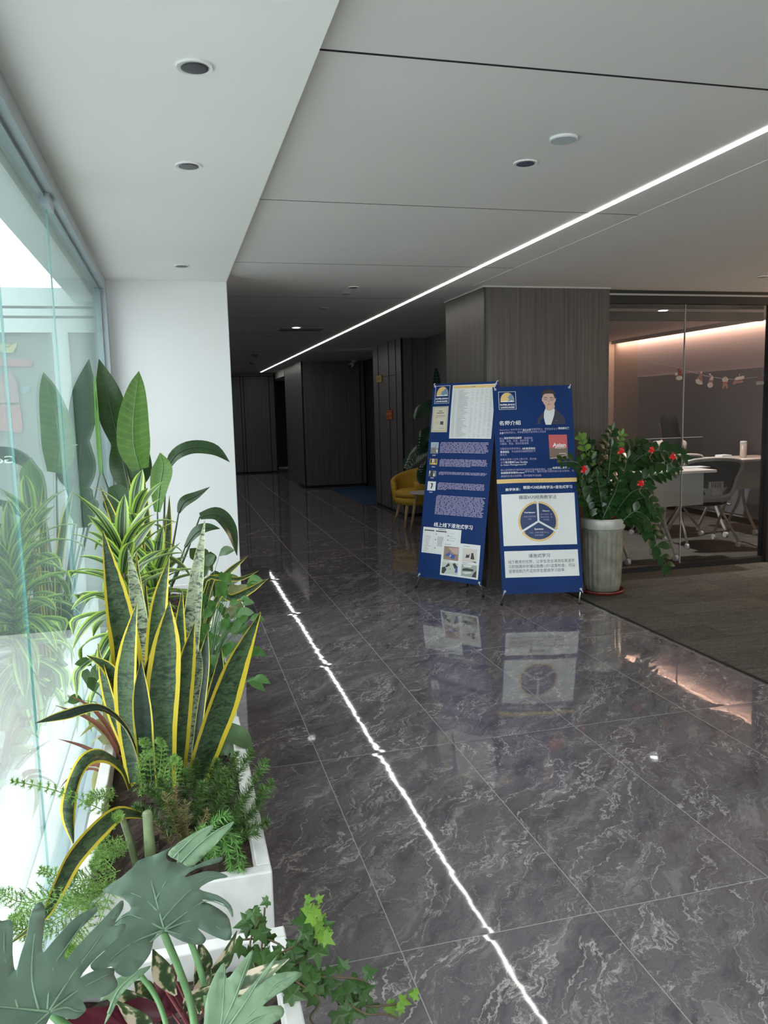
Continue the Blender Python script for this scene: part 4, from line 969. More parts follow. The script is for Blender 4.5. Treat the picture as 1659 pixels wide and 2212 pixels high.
for pts, sd in ((((250, 1890, 2.05), (150, 1925, 1.98), (60, 1950, 1.92), (0, 1930, 1.9)), .05), (((240, 1900, 2.05), (160, 1960, 1.95), (90, 2000, 1.9), (10, 2010, 1.86)), .05), (((260, 1880, 2.05), (200, 1900, 2.0), (150, 1900, 1.97), (90, 1880, 1.95)), .035),
                (((230, 1900, 2.05), (180, 1990, 1.92), (160, 2030, 1.88), (140, 2070, 1.86)), .03), (((270, 1850, 2.1), (250, 1830, 2.08), (225, 1840, 2.05), (200, 1870, 2.02)), .03), (((260, 1900, 2.05), (220, 1940, 2.0), (180, 1930, 1.97), (140, 1950, 1.95)), .035),
                (((250, 1900, 2.02), (190, 1960, 1.9), (100, 1940, 1.88), (40, 1980, 1.86)), .04), (((240, 1920, 2.0), (200, 2030, 1.85), (170, 2060, 1.8), (150, 2050, 1.8)), .025), (((250, 1880, 2.05), (210, 1830, 2.1), (235, 1780, 2.12), (260, 1760, 2.12)), .03), (((240, 1890, 2.05), (130, 1990, 1.93), (60, 2010, 1.88), (20, 1990, 1.88)), .045)):
    spray(af, [at(*p) for p in pts], M['aspar'], sd)
ag = empty('asparagus_fern', (at(330, 1700, 2.5).x, 2.5, SOIL), 'yellow green sprigs rising among the snake plant leaves', 'plant')
for pts in (((330, 1720, 2.42), (325, 1660, 2.38), (318, 1610, 2.36), (305, 1602, 2.34)), ((335, 1720, 2.42), (345, 1660, 2.38), (350, 1610, 2.36), (340, 1600, 2.34)), ((360, 1730, 2.4), (375, 1690, 2.36), (385, 1650, 2.35), (375, 1635, 2.34)), ((350, 1740, 2.4), (352, 1690, 2.36), (362, 1650, 2.35), (380, 1640, 2.34)),
            ((250, 1765, 2.2), (190, 1735, 2.15), (110, 1705, 2.1), (28, 1688, 2.05)), ((320, 1720, 2.4), (300, 1690, 2.36), (310, 1640, 2.35), (330, 1625, 2.34)), ((255, 1720, 2.3), (225, 1715, 2.28), (200, 1720, 2.26), (190, 1735, 2.25))):
    spray(ag, [at(*p) for p in pts], M['aspar'], .022, 16)

# broad leaves and thin grasses of the middle troughs
def soft_plant(name, label, base, leaves, m, cat='plant', stem=True):
    """leaves = [(px path base->tip with depth, width px, nrm)]"""
    e = empty(name, base, label, cat)
    for pts, w, nr in leaves: pleaf(e, M[m] if isinstance(m, str) else m, pts, w, nrm=nr, prof=[.08, .75, 1, .7, .04], fold=.18)
    if stem:
        mb = MB()
        for pts, w, nr in leaves:
            p = at(*pts[0]); b = V(base); mb.tube([b, b.lerp(p, .5)+V((0, 0, .02)), p], [.003, .0025, .002], 6)
        mb.build('stems', M['petiole'], e)
    return e
b = at(505, 1690, 2.9)
soft_plant('peace_lily', 'broad dull green leaves leaning over the white trough corner behind the snake plant', (b.x-.06, 2.98, SOIL), [([(478, 1560, 2.9), (500, 1580, 2.85), (525, 1600, 2.8), (543, 1618, 2.78)], 46, (-.1, -.5, 1)), ([(470, 1640, 2.9), (490, 1615, 2.88), (510, 1625, 2.85), (516, 1660, 2.82)], 40, (0, -.6, 1)), ([(465, 1660, 2.9), (480, 1650, 2.88), (495, 1660, 2.86), (505, 1690, 2.84)], 34, (0, -.8, .6))], 'peace')
b = at(250, 1700, 2.95)
soft_plant('cordyline', 'thin reddish green leaves leaning to the glass beside the snake plant', (b.x, 2.95, SOIL), [([(268, 1660, 2.9), (235, 1590, 2.85), (190, 1550, 2.8), (118, 1523, 2.75)], 11, None), ([(262, 1670, 2.9), (230, 1640, 2.85), (180, 1612, 2.8), (125, 1596, 2.75)], 9, None), ([(255, 1680, 2.9), (215, 1652, 2.86), (175, 1652, 2.8), (150, 1662, 2.76)], 12, None), ([(270, 1640, 2.9), (240, 1580, 2.85), (200, 1530, 2.8), (150, 1502, 2.78)], 9, None), ([(250, 1690, 2.9), (200, 1660, 2.85), (150, 1680, 2.8), (128, 1705, 2.75)], 7, None)], 'red_leaf')
soft_plant('broad_leaf_plant', 'pale olive broad leaf plant at the glass behind the drooping snake leaves', (b.x+.01, 3.02, SOIL), [([(250, 1640, 3.0), (225, 1590, 2.95), (200, 1600, 2.92), (180, 1640, 2.9)], 40, (-.4, -.8, .5)), ([(255, 1640, 3.0), (245, 1570, 2.96), (235, 1530, 2.94), (225, 1500, 2.92)], 30, None), ([(245, 1650, 3.0), (215, 1660, 2.95), (205, 1700, 2.92), (222, 1748, 2.9)], 24, None), ([(252, 1620, 3.0), (222, 1570, 2.96), (205, 1560, 2.93), (172, 1592, 2.9)], 26, None)], 'pothos_b')

# striped dracaena: two heads of arching leaves
def dracaena(x, y, z0, ztop, n, L, label, seed, top=12):
    rd = random.Random(seed); e = empty('striped_dracaena', (x, y, SOIL), label, 'plant', 'green and cream striped dracaenas')
    MB().tube([(x, y, SOIL), (x+.01, y, (SOIL+ztop)/2), (x, y, ztop)], [.013, .011, .008], 10).build('cane', M['stem_brown'], e, smooth=True)
    for k in range(n):
        f = k/(n-1); z = z0+(ztop-z0)*f; a = k*2.4+rd.uniform(-.3, .3)
        el = -.1+1.35*f**1.5+rd.uniform(-.15, .15); dr = 1.7-1.15*f+rd.uniform(-.2, .2); l = L*rd.uniform(.8, 1.12)*(1-.15*f)
        P = arch_path((x, y, z), a, el, l, dr, 6)
        for p in P:
            if p.x < GX+.03: p.x = GX+.03+(p.x-GX-.03)*.1
        mb = MB(); hw = .030*rd.uniform(.8, 1.15)
        leaf(mb, P, [hw*.6, hw*.85, hw, hw*.95, hw*.65, .001], (math.cos(a)*-.3, math.sin(a)*-.3, 1), n=12, fold=.22); mb.build('leaf', M['drac'], e, smooth=True)
    return e
p = at(262, 1190, 3.38); q = at(250, 1450, 3.38)
dracaena(p.x, 3.40, q.z-.02, p.z, 56, .36, 'large striped dracaena beside the glass with arching lime edged leaves', 5)
p = at(335, 1250, 3.95)
dracaena(p.x, 3.95, .62, p.z, 34, .34, 'second striped dracaena behind the tall snake plant leaves', 9)
p = at(300, 1110, 4.1)
dracaena(p.x-.02, 4.05, .85, p.z, 20, .30, 'upright tuft of striped leaves rising before the bird of paradise', 12)

# small snake plant behind
sp = empty('snake_plant', (at(320, 1400, 4.3).x, 4.3, SOIL), 'smaller snake plant behind the dracaenas with narrow yellow edged leaves', 'plant')
for w, P in ((15, ((312, 1420), (305, 1250), (292, 1130), (276, 1026))), (13, ((328, 1420), (322, 1240), (318, 1130), (312, 1030))), (14, ((300, 1420), (275, 1230), (245, 1120), (216, 1050))), (13, ((345, 1420), (358, 1240), (364, 1150), (366, 1070))), (12, ((320, 1420), (312, 1260), (300, 1180), (278, 1090))), (12, ((350, 1420), (345, 1260), (350, 1180), (360, 1110)))):
    sl(w, *P, y=4.3, prof=(.6, .9, 1, .03), n=14)

# bird of paradise
bp_ = empty('bird_of_paradise', (at(340, 1340, 5.15).x, 5.15, SOIL), 'tall bird of paradise plant with big paddle leaves before the white wall', 'plant')
base = V((at(345, 1340, 5.15).x, 5.15, SOIL))
def strel(pts, w, m='strel', nrm=None, prof=(.25, .85, 1, .85, .03), y=5.15, fold=.2, dy=0):
    k = len(pts)-1
    l_ = pleaf(bp_, M[m], [(u, v, y+dy*i/k) for i, (u, v) in enumerate(pts)], w, nrm=nrm, prof=list(prof), n=18, fold=fold)
    p = at(*pts[0], y); mid = V((p.x*.6+base.x*.4, p.y, (p.z+base.z)/2+.05))
    P = crom([base+V((R_.uniform(-.02, .02), R_.uniform(-.02, .02), 0)), mid, p], 10)
    MB().tube(P, [.011-.0007*i for i in range(11)], 8).build('petiole', mat('dark_petiole', (.03, .05, .03), .4), bp_, smooth=True)
    tip = [at(u, v, y+dy*i/k)+V((0, -.004, 0)) for i, (u, v) in enumerate(pts)]
    MB().tube(crom(tip, 12), [.0042-.0003*i for i in range(13)], 6).build('midrib', M['petiole'] if m == 'strel_lit' else mat('dark_petiole', (.03, .05, .03), .4), bp_, smooth=True)
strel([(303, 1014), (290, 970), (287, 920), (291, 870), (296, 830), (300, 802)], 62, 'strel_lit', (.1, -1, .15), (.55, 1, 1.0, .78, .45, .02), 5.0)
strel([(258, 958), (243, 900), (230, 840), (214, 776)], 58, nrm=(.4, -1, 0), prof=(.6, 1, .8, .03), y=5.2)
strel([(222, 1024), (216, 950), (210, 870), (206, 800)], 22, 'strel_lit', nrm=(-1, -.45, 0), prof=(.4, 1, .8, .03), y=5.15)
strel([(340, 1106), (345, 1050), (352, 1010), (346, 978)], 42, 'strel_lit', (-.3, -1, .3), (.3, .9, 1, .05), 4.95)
strel([(358, 1022), (378, 985), (415, 967), (462, 972), (496, 998)], 30, nrm=(.1, -.6, 1), y=5.25)
strel([(290, 1075), (276, 1020), (262, 980), (246, 950)], 62, nrm=(0, -1, .2), prof=(.4, 1, .8, .1), y=5.3)
strel([(262, 1135), (258, 1090), (248, 1065), (234, 1055)], 60, nrm=(0, -1, .4), prof=(.4, 1, .8, .1), y=5.0)
strel([(386, 1108), (398, 1085), (425, 1070), (453, 1052)], 24, nrm=(-.2, -.8, .8), prof=(.3, 1, .7, .03), y=5.2)
strel([(432, 1116), (470, 1112), (498, 1145), (512, 1200)], 34, nrm=(.3, -.8, .8), prof=(.5, 1, .9, .05), y=5.05)
strel([(400, 1182), (425, 1150), (450, 1140), (475, 1142)], 26, nrm=(0, -.6, 1), prof=(.3, 1, .8, .05), y=4.95)
strel([(285, 1060), (300, 1020), (305, 985), (312, 950)], 46, nrm=(.3, -1, .2), prof=(.4, 1, .8, .1), y=5.4)

# mixed soft plants right of the dracaenas
rd = random.Random(21)
def bush(name, label, box, n, w, m, y0, y1, group=None, bx=None):
    u0, v0, u1, v1 = box; bu, bv = bx or ((u0+u1)/2, v1)
    yb = (y0+y1)/2; bp0 = at(bu, bv, yb); e = empty(name, (min(bp0.x, PX1-.06), yb, SOIL), label, 'plant', group)
    st = MB(); B0 = V((min(bp0.x, PX1-.06), yb, SOIL))
    for k in range(n):
        u, v, y = rd.uniform(u0, u1), rd.uniform(v0, v1), rd.uniform(y0, y1); s = w*rd.uniform(.7, 1.3)
        a = math.atan2(v-bv, u-bu)+rd.uniform(-.9, .9); du, dv = math.cos(a)*s*.9, math.sin(a)*s*.9
        nr = (rd.uniform(-.5, .5), -1, rd.uniform(.2, 1.4))
        pleaf(e, M[m], [(u, v, y), (u+du*.5, v+dv*.5-s*.08, y-.01), (u+du, v+dv+s*.1, y-.02), (u+du*1.5, v+dv*1.5+s*.35, y-.03)], s*.72, nrm=nr, prof=[.1, 1, .8, .03], n=8, fold=.15)
        p = at(u, v, y); st.tube([B0, B0.lerp(p, .6)+V((0, 0, .03)), p], [.0022, .0018, .0012], 5)
    st.build('stems', M['petiole'], e); return e
bush('syngonium', 'light green arrow leaf plant spilling beside the white wall corner', (430, 1255, 540, 1425), 44, 25, 'pothos', 3.5, 3.9, bx=(440, 1420))
bush('pothos', 'pale marbled leaves at the corner of the white wall', (480, 1290, 525, 1345), 9, 36, 'pothos_b', 3.9, 4.1, bx=(460, 1400))
bush('coleus', 'dark muted green leaves behind the snake plant near the wall', (420, 1200, 500, 1330), 26, 34, 'peace', 4.2, 4.6, bx=(430, 1380))
bush('pothos', 'green heart shaped leaves low behind the snake plant', (430, 1400, 560, 1480), 14, 26, 'pothos', 3.2, 3.4, bx=(450, 1520))
bush('broad_leaf_plant', 'dark rounded leaves low between glass and snake plant', (170, 1420, 250, 1520), 14, 34, 'peace', 3.2, 3.5, bx=(250, 1560))
for i, (P, w, y) in enumerate((([(470, 1290), (500, 1292), (540, 1275), (581, 1248)], 15, 3.7), ([(455, 1262), (480, 1246), (505, 1225), (535, 1201)], 11, 3.9), ([(440, 1262), (480, 1250), (520, 1250), (560, 1232)], 9, 3.85))):
    if i == 0: sp = empty('snake_plant', (at(440, 1420, 3.8).x, 3.8, SOIL), 'thin snake plant leaves reaching right past the white wall edge', 'plant')
    sl(w, *(((425, 1420),)+tuple(P)), y=y, prof=(.5, .8, 1, .9, .03), n=14, m='sans')
cb = MB(); cb.tube(crom([at(522, 1300, 3.9), at(528, 1312, 3.88), at(528, 1335, 3.86), at(516, 1348, 3.85), at(508, 1335, 3.86)], 16), .0028, 6)
tag(cb.build('cable_loop', M['plastic_w'], None, smooth=True), 'thin white cable loop beside the white wall edge above the trough', 'cable')

# ---- foreground: philodendron
def outline_leaf(parent, name, mt, px, yfn, veins=(), hub=None, bulge=.02, droop=.0, thick=.0012, step=.02, vm='vein', vr=.0020):
    """leaf blade with its own outline: px outline -> points on the blade's own curved sheet"""
    def pt(u, v):
        p = at(u, v, yfn(u, v)); return p
    cu = sum(p[0] for p in px)/len(px); cv = sum(p[1] for p in px)/len(px); rad = max(math.hypot(p[0]-cu, p[1]-cv) for p in px)
    # smooth the outline
    n = len(px); sm = []
    for i in range(n):
        p0, p1, p2, p3 = [V((*px[(i+k-1) % n], 0)) for k in range(4)]
        for f in (0, .33, .66): sm.append(.5*((2*p1)+(p2-p0)*f+(2*p0-5*p1+4*p2-p3)*f*f+(3*p1-p0-3*p2+p3)*f**3))
    ol = [V((p.x, p.y)) for p in sm]; vs = list(ol); st = rad/9
    u0, u1 = min(p.x for p in ol), max(p.x for p in ol); v0, v1 = min(p.y for p in ol), max(p.y for p in ol)
    u = u0
    while u < u1:
        v = v0
        while v < v1: vs.append(V((u+R_.uniform(-.2, .2)*st, v+R_.uniform(-.2, .2)*st))); v += st
        u += st
    m_ = len(ol); r = geometry.delaunay_2d_cdt(vs, [(i, (i+1) % m_) for i in range(m_)], [], 1, .01)
    hub = hub or (cu, cv)
    def vd(u, v):
        best = 1e9
        for pl in veins:
            for (a, b), (c, d) in zip(pl, pl[1:]):
                L2 = (c-a)**2+(d-b)**2 or 1; f = max(0, min(1, ((u-a)*(c-a)+(v-b)*(d-b))/L2)); best = min(best, math.hypot(u-a-f*(c-a), v-b-f*(d-b)))
        return best
    def P3(u, v):
        p = pt(u, v); d = math.hypot(u-hub[0], v-hub[1])/rad
        k = min(vd(u, v), rad*.18)/(rad*.18) if veins else 0
        nrm_ = V((0, -.75, .66))
        return p+nrm_*(bulge*(k*.45-.55*d*d)+.004*mnoise.noise(V((u*.03, v*.03, 3))))+V((0, 0, -droop*max(0, d-.5)))
    mb = MB(); nv = len(r[0])
    for p in r[0]: mb.v.append(P3(p.x, p.y))
    for f in r[2]:
        uvs = [(.25+.4*(r[0][i].x-u0)/(u1-u0), .3) for i in f]; mb.face(f, uvs)
    o = mb.build(name, mt, parent, smooth=True)
    md = o.modifiers.new('s', 'SOLIDIFY'); md.thickness = thick; md.offset = 0
    vb = MB()
    for pl in veins:
        pts = crom([P3(*p)+V((0, -.75, .66))*.003 for p in pl], 16); k = len(pts)
        vb.tube(pts, [vr*(1-.75*i/(k-1)) for i in range(k)], 6)
    if veins: vb.build('veins', M[vm], o, smooth=True)
    return o
def zc(pts): return [(x/2.676, 1500+y/2.676) for x, y in pts]
def zd(pts): return [(x/1.843, 1440+y/1.843) for x, y in pts]
ph = empty('philodendron', (at(420, 2212, 1.25).x, 1.2, SOIL), 'large philodendron with lobed grey green leaves in the nearest trough', 'plant')
A = zc([(1040, 850), (985, 885), (960, 925), (975, 962), (1040, 965), (1100, 1002), (1200, 958), (1285, 938), (1265, 968), (1130, 1010), (1068, 1062), (1180, 1020), (1260, 1020), (1318, 1048), (1240, 1065), (1150, 1125), (1260, 1160), (1335, 1215), (1345, 1290), (1290, 1205), (1165, 1185), (1260, 1235), (1325, 1300), (1332, 1418), (1230, 1395), (1140, 1350), (1190, 1410), (1160, 1447), (1060, 1430), (985, 1390), (950, 1365), (895, 1400), (870, 1500), (800, 1590), (735, 1632), (675, 1610), (640, 1570), (560, 1600), (520, 1560), (610, 1480), (540, 1500), (590, 1420), (660, 1350), (600, 1370), (700, 1280), (760, 1240), (700, 1170), (600, 1135), (615, 1105), (700, 1060), (765, 1005), (800, 958), (870, 925), (935, 905)])
hubA = zc([(950, 1365)])[0]
vA = [zc(q) for q in ([(950, 1365), (900, 1180), (860, 1010), (875, 930)], [(925, 1270), (830, 1180), (700, 1130), (620, 1125)], [(900, 1190), (960, 1080), (1020, 1000), (1030, 880)], [(935, 1310), (1050, 1180), (1180, 1060), (1290, 1045)], [(950, 1360), (1080, 1260), (1200, 1190), (1320, 1230)], [(950, 1365), (1100, 1310), (1220, 1320), (1310, 1390)], [(950, 1365), (1040, 1390), (1100, 1410), (1160, 1430)], [(945, 1360), (800, 1290), (720, 1280), (600, 1370)], [(945, 1365), (800, 1420), (700, 1480), (560, 1590)], [(945, 1368), (850, 1450), (780, 1540), (720, 1610)])]
outline_leaf(ph, 'leaf', M['philo'], A, lambda u, v: 1.42-(v-1900)*.0006+(u-340)*.0003, vA, hubA, bulge=.045)
B = zc([(-120, 1330), (0, 1305), (55, 1300), (75, 1340), (72, 1450), (80, 1570), (100, 1592), (122, 1510), (150, 1390), (172, 1270), (200, 1200), (235, 1198), (256, 1260), (248, 1400), (250, 1492), (300, 1440), (400, 1320), (490, 1245), (552, 1220), (545, 1260), (440, 1370), (370, 1500), (385, 1532), (450, 1450), (560, 1330), (692, 1180), (702, 1230), (650, 1330), (722, 1322), (700, 1390), (560, 1520), (462, 1640), (540, 1600), (650, 1578), (658, 1620), (680, 1690), (600, 1752), (480, 1762), (500, 1820), (440, 1877), (360, 1862), (300, 1850), (270, 1910), (200, 1990), (60, 2030), (-120, 2040)])
vB = [zc(q) for q in ([(290, 1835), (150, 1820), (0, 1805), (-110, 1800)], [(105, 1815), (50, 1650), (20, 1480), (20, 1330)], [(225, 1828), (185, 1650), (190, 1450), (220, 1225)], [(275, 1825), (300, 1600), (400, 1430), (530, 1240)], [(285, 1830), (420, 1620), (540, 1450), (685, 1220)], [(290, 1832), (440, 1720), (540, 1660), (655, 1600)], [(290, 1836), (380, 1810), (440, 1830), (480, 1830)], [(285, 1838), (240, 1880), (180, 1930), (120, 1990)])]
outline_leaf(ph, 'leaf', M['philo'], B, lambda u, v: 1.22-(v-2000)*.0004+(u-100)*.0003, vB, zc([(290, 1835)])[0], bulge=.04)
C = zd([(800, 1500), (812, 1420), (818, 1340), (850, 1240), (893, 1175), (903, 1240), (950, 1190), (1008, 1122), (990, 1200), (945, 1318), (1012, 1258), (1108, 1142), (1062, 1230), (1000, 1292), (1100, 1222), (1208, 1213), (1150, 1272), (1045, 1350), (1120, 1348), (1128, 1390), (1060, 1440), (950, 1520), (870, 1560)])
vC = [zd(q) for q in ([(840, 1540), (880, 1420), (890, 1300), (895, 1190)], [(860, 1480), (930, 1330), (970, 1220), (1005, 1130)], [(860, 1500), (960, 1360), (1030, 1250), (1100, 1155)], [(860, 1510), (1000, 1380), (1100, 1270), (1195, 1220)], [(870, 1520), (980, 1430), (1050, 1390), (1120, 1360)])]
outline_leaf(ph, 'leaf', M['philo_light'], C, lambda u, v: 1.16-(v-2100)*.0002, vC, zd([(880, 1450)])[0], bulge=.02)
D = zd([(668, 748), (700, 712), (760, 672), (830, 635), (852, 640), (820, 680), (880, 640), (930, 614), (918, 640), (850, 720), (775, 790), (740, 800), (715, 775)])
outline_leaf(ph, 'leaf', M['philo_light'], D, lambda u, v: 1.55-(v-1800)*.0004, [zd([(715, 785), (790, 710), (860, 655), (920, 622)]), zd([(690, 760), (740, 710), (790, 665), (845, 640)])], None, bulge=.012)
E_ = zd([(470, 1240), (530, 1215), (600, 1190), (560, 1235), (500, 1290), (470, 1330), (440, 1390), (415, 1423), (440, 1330), (400, 1330), (430, 1290), (445, 1265)])
outline_leaf(ph, 'leaf', M['philo_light'], E_, lambda u, v: 1.33, [zd([(430, 1380), (470, 1290), (530, 1230), (580, 1200)])], None, bulge=.012)
for pts, r, l in ((((352, 2012, 1.36), (385, 2090, 1.34), (412, 2170, 1.32), (425, 2260, 1.28)), .0065, 0), (((395, 1990, 1.46), (425, 2070, 1.44), (443, 2140, 1.42), (455, 2240, 1.38)), .006, 0), (((298, 2100, 1.40), (335, 2150, 1.38), (358, 2210, 1.34), (372, 2290, 1.3)), .005, 0), (((110, 2186, 1.18), (140, 2215, 1.17), (190, 2250, 1.16), (260, 2290, 1.15)), .007, 0), (((400, 1990, 1.5), (385, 1930, 1.52), (372, 1880, 1.54), (390, 1862, 1.55)), .004, 0)):
    MB().tube(crom([at(*p) for p in pts], 14), r, 10).build('petiole', M['petiole'], ph, smooth=True)

# stromanthe below
st_ = empty('tricolour_prayer_plant', (.02, 1.35, SOIL), 'low prayer plant with cream and green leaves and maroon undersides below the lobed leaves', 'plant')
rd = random.Random(4)
SL = [((380, 2080), (355, 2130), (330, 2190), 50), ((430, 2120), (480, 2080), (512, 2010), 34), ((340, 2170), (270, 2150), (205, 2120), 56), ((370, 2190), (300, 2190), (240, 2180), 60), ((380, 2150), (350, 2100), (330, 2050), 44), ((420, 2130), (440, 2080), (430, 2030), 40), ((410, 2150), (380, 2160), (340, 2210), 60),
      ((470, 2160), (540, 2120), (625, 2070), 44), ((450, 2180), (520, 2160), (600, 2120), 40), ((300, 2215), (240, 2205), (180, 2180), 50), ((430, 2190), (440, 2140), (455, 2090), 46), ((350, 2180), (310, 2140), (290, 2120), 44), ((250, 2230), (190, 2215), (140, 2205), 40), ((400, 2190), (420, 2150), (470, 2120), 40), ((330, 2230), (300, 2200), (250, 2160), 46), ((460, 2200), (500, 2190), (560, 2190), 44)]
for i, (a, b_, c_, w) in enumerate(SL):
    y = 1.50-.02*(i % 5); nr = (rd.uniform(-.6, .6), -1, rd.uniform(-.5, .9))
    pleaf(st_, M['strom'], [(*a, y), (*b_, y-.02), (*c_, y-.05)], w, nrm=nr if i % 3 else (0, 1, -.6), prof=[.15, 1, .05], n=12, fold=.22)
sb = MB()
for k in range(9):
    p = at(rd.uniform(330, 450), rd.uniform(2100, 2190), 1.45); sb.tube([(.02+rd.uniform(-.04, .04), 1.35, SOIL), p.lerp(V((.02, 1.35, SOIL)), .4)+V((0, 0, .02)), p], [.004, .003, .002], 6)
sb.build('stems', mat('maroon_stem', (.15, .02, .03), .5), st_)

# ivy
iv = empty('ivy', (.12, 1.45, SOIL), 'trailing ivy climbing out of the nearest trough over its right rim', 'plant')
OUT = [(0, 0), (-.22, -.16), (-.48, -.05), (-.36, .16), (-.55, .42), (-.22, .42), (0, .95), (.22, .42), (.55, .42), (.36, .16), (.48, -.05), (.22, -.16)]
def ivy_leaf_mesh(m):
    mb = MB(); mb.v = [V((0, .22, .06))]+[V((x, y, -.05*(x*x+y*y))) for x, y in OUT]
    n = len(OUT)
    for i in range(n): mb.face((0, 1+i, 1+(i+1) % n), [(.5, .3), (.3, .3), (.3, .3)])
    return mb
VN = [[(560, 2130, 1.5), (590, 2070, 1.52), (640, 2040, 1.56), (665, 1990, 1.58), (675, 1950, 1.6)], [(600, 2100, 1.52), (660, 2070, 1.56), (690, 2020, 1.58), (705, 2000, 1.58)], [(610, 2130, 1.5), (670, 2120, 1.54), (720, 2150, 1.56), (740, 2200, 1.56), (735, 2240, 1.56)],
      [(620, 2110, 1.52), (700, 2110, 1.56), (790, 2120, 1.58), (780, 2170, 1.58), (850, 2170, 1.56), (885, 2160, 1.56)], [(560, 2120, 1.5), (540, 2040, 1.6), (560, 1985, 1.62), (545, 1970, 1.62)], [(560, 2100, 1.5), (565, 2050, 1.6), (572, 1960, 1.64)], [(640, 2120, 1.5), (690, 2160, 1.52), (670, 2200, 1.5), (700, 2230, 1.5)], [(600, 2120, 1.5), (620, 2060, 1.56), (580, 2030, 1.6), (520, 2030, 1.62)], [(740, 2160, 1.56), (790, 2190, 1.54), (830, 2190, 1.54), (860, 2200, 1.54)]]
cnt = 0
for vi, pts in enumerate(VN):
    P = crom([at(*p) for p in pts], 18); MB().tube(P, [.0022]*19, 6).build('vine', M['stem_brown'], iv, smooth=True)
    for k in range(1, 19, 2 if vi > 3 else 1):
        if cnt > 92: break
        cnt += 1; f = k/18; sz = (.034 if f < .75 else .024)*rd.uniform(.7, 1.15)
        nr = V((rd.uniform(-.5, .5), -1, rd.uniform(.1, 1.3))).normalized(); yax = V((rd.uniform(-.8, .8), 0, rd.uniform(-.9, .5))); yax = (yax-nr*yax.dot(nr)).normalized(); xax = yax.cross(nr)
        mb = ivy_leaf_mesh(0); o0 = P[k]+V((rd.uniform(-.02, .02), rd.uniform(-.015, .015), rd.uniform(-.012, .02)))
        mb.v = [o0+xax*v.x*sz*1.3+yax*v.y*sz*1.3+nr*v.z*sz for v in mb.v]
        mb.build('leaf', M['ivy_light'] if (f > .72 and vi in (0, 1, 3, 8)) else M['ivy'], iv)

# ------------------------------------------------------------------ potted ZZ plant
def atx(u, v, x):
    d = ray(u, v); t = x/d.x; return V((x, d.y*t, d.z*t+HC))
pc = at(1301, 1270, 5.99); PCX, PCY = pc.x, 5.99
e = empty('plant_pot', (PCX, PCY, 0), 'tall fluted grey green ceramic pot with pale rim beside the right banner', 'pot')
MB().lathe((PCX, PCY, 0), [(.128, .022), (.140, .03), (.150, .10), (.162, .40), (.168, .545), (.168, .555), (.15, .556)], 96, ribs=(22, .07, .53, .032)).build('body', M['ceramic'], e, smooth=True)
MB().lathe((PCX, PCY, 0), [(.150, .552), (.176, .556), (.182, .57), (.182, .635), (.176, .648), (.160, .648), (.154, .63), (.152, .58)], 64).build('rim', M['ceramic_rim'], e, smooth=True)
MB().lathe((PCX, PCY, 0), [(.001, .595), (.153, .60), (.153, .56)], 40).build('soil', M['soil'], e)
tag(MB().lathe((PCX, PCY, 0), [(.15, .004), (.172, .006), (.182, .034), (.176, .036), (.165, .014), (.01, .012)], 64).build('pot_saucer', M['saucer'], None, smooth=True), 'round red brown saucer under the fluted ceramic pot', 'saucer')
zz = empty('zz_plant', (PCX, PCY, .60), 'glossy dark green plant with paired oval leaflets in the fluted pot', 'plant')
rd = random.Random(11)
def zz_frond(pts, nl, ll, young=False, y0=None):
    P = crom([at(*p) for p in pts], 24); root = V((PCX+(P[0].x-PCX)*.4, PCY+rd.uniform(-.06, .06), .60)); P = crom([root]+[P[i] for i in (0, 8, 16, 24)], 30)
    mb = MB(); mb.tube(P, [.008-.0055*i/30 for i in range(31)], 7); mb.m = 1
    for k in range(nl):
        f = .30+.68*k/(nl-1); i = min(int(f*30), 29); p = P[i].lerp(P[i+1], f*30-i); t = (P[i+1]-P[i]).normalized()
        side = t.cross(V((rd.uniform(-.15, .15), -1, .45))).normalized()
        for sg in (-1, 1):
            d = (side*sg*.85+t*.55+V((0, rd.uniform(-.25, .1), rd.uniform(-.1, .1)))).normalized(); l = ll*rd.uniform(.85, 1.1)*(1 if k < nl-2 else .8)
            leaf(mb, [p, p+d*l*.5+V((0, 0, .004)), p+d*l+V((0, 0, -.006))], [l*.08, l*.34, l*.04], (rd.uniform(-.2, .2), -.8, .7), n=7, m=2, fold=.2)
    l = ll*.8; t = (P[30]-P[28]).normalized(); leaf(mb, [P[30], P[30]+t*l*.5, P[30]+t*l], [l*.05, l*.25, .001], (0, -1, .5), n=6, m=2, fold=.2)
    return mb.build('frond', [M['zz_stalk'], M['zz_light'] if young else M['zz']], zz, smooth=True)
Y = 5.95
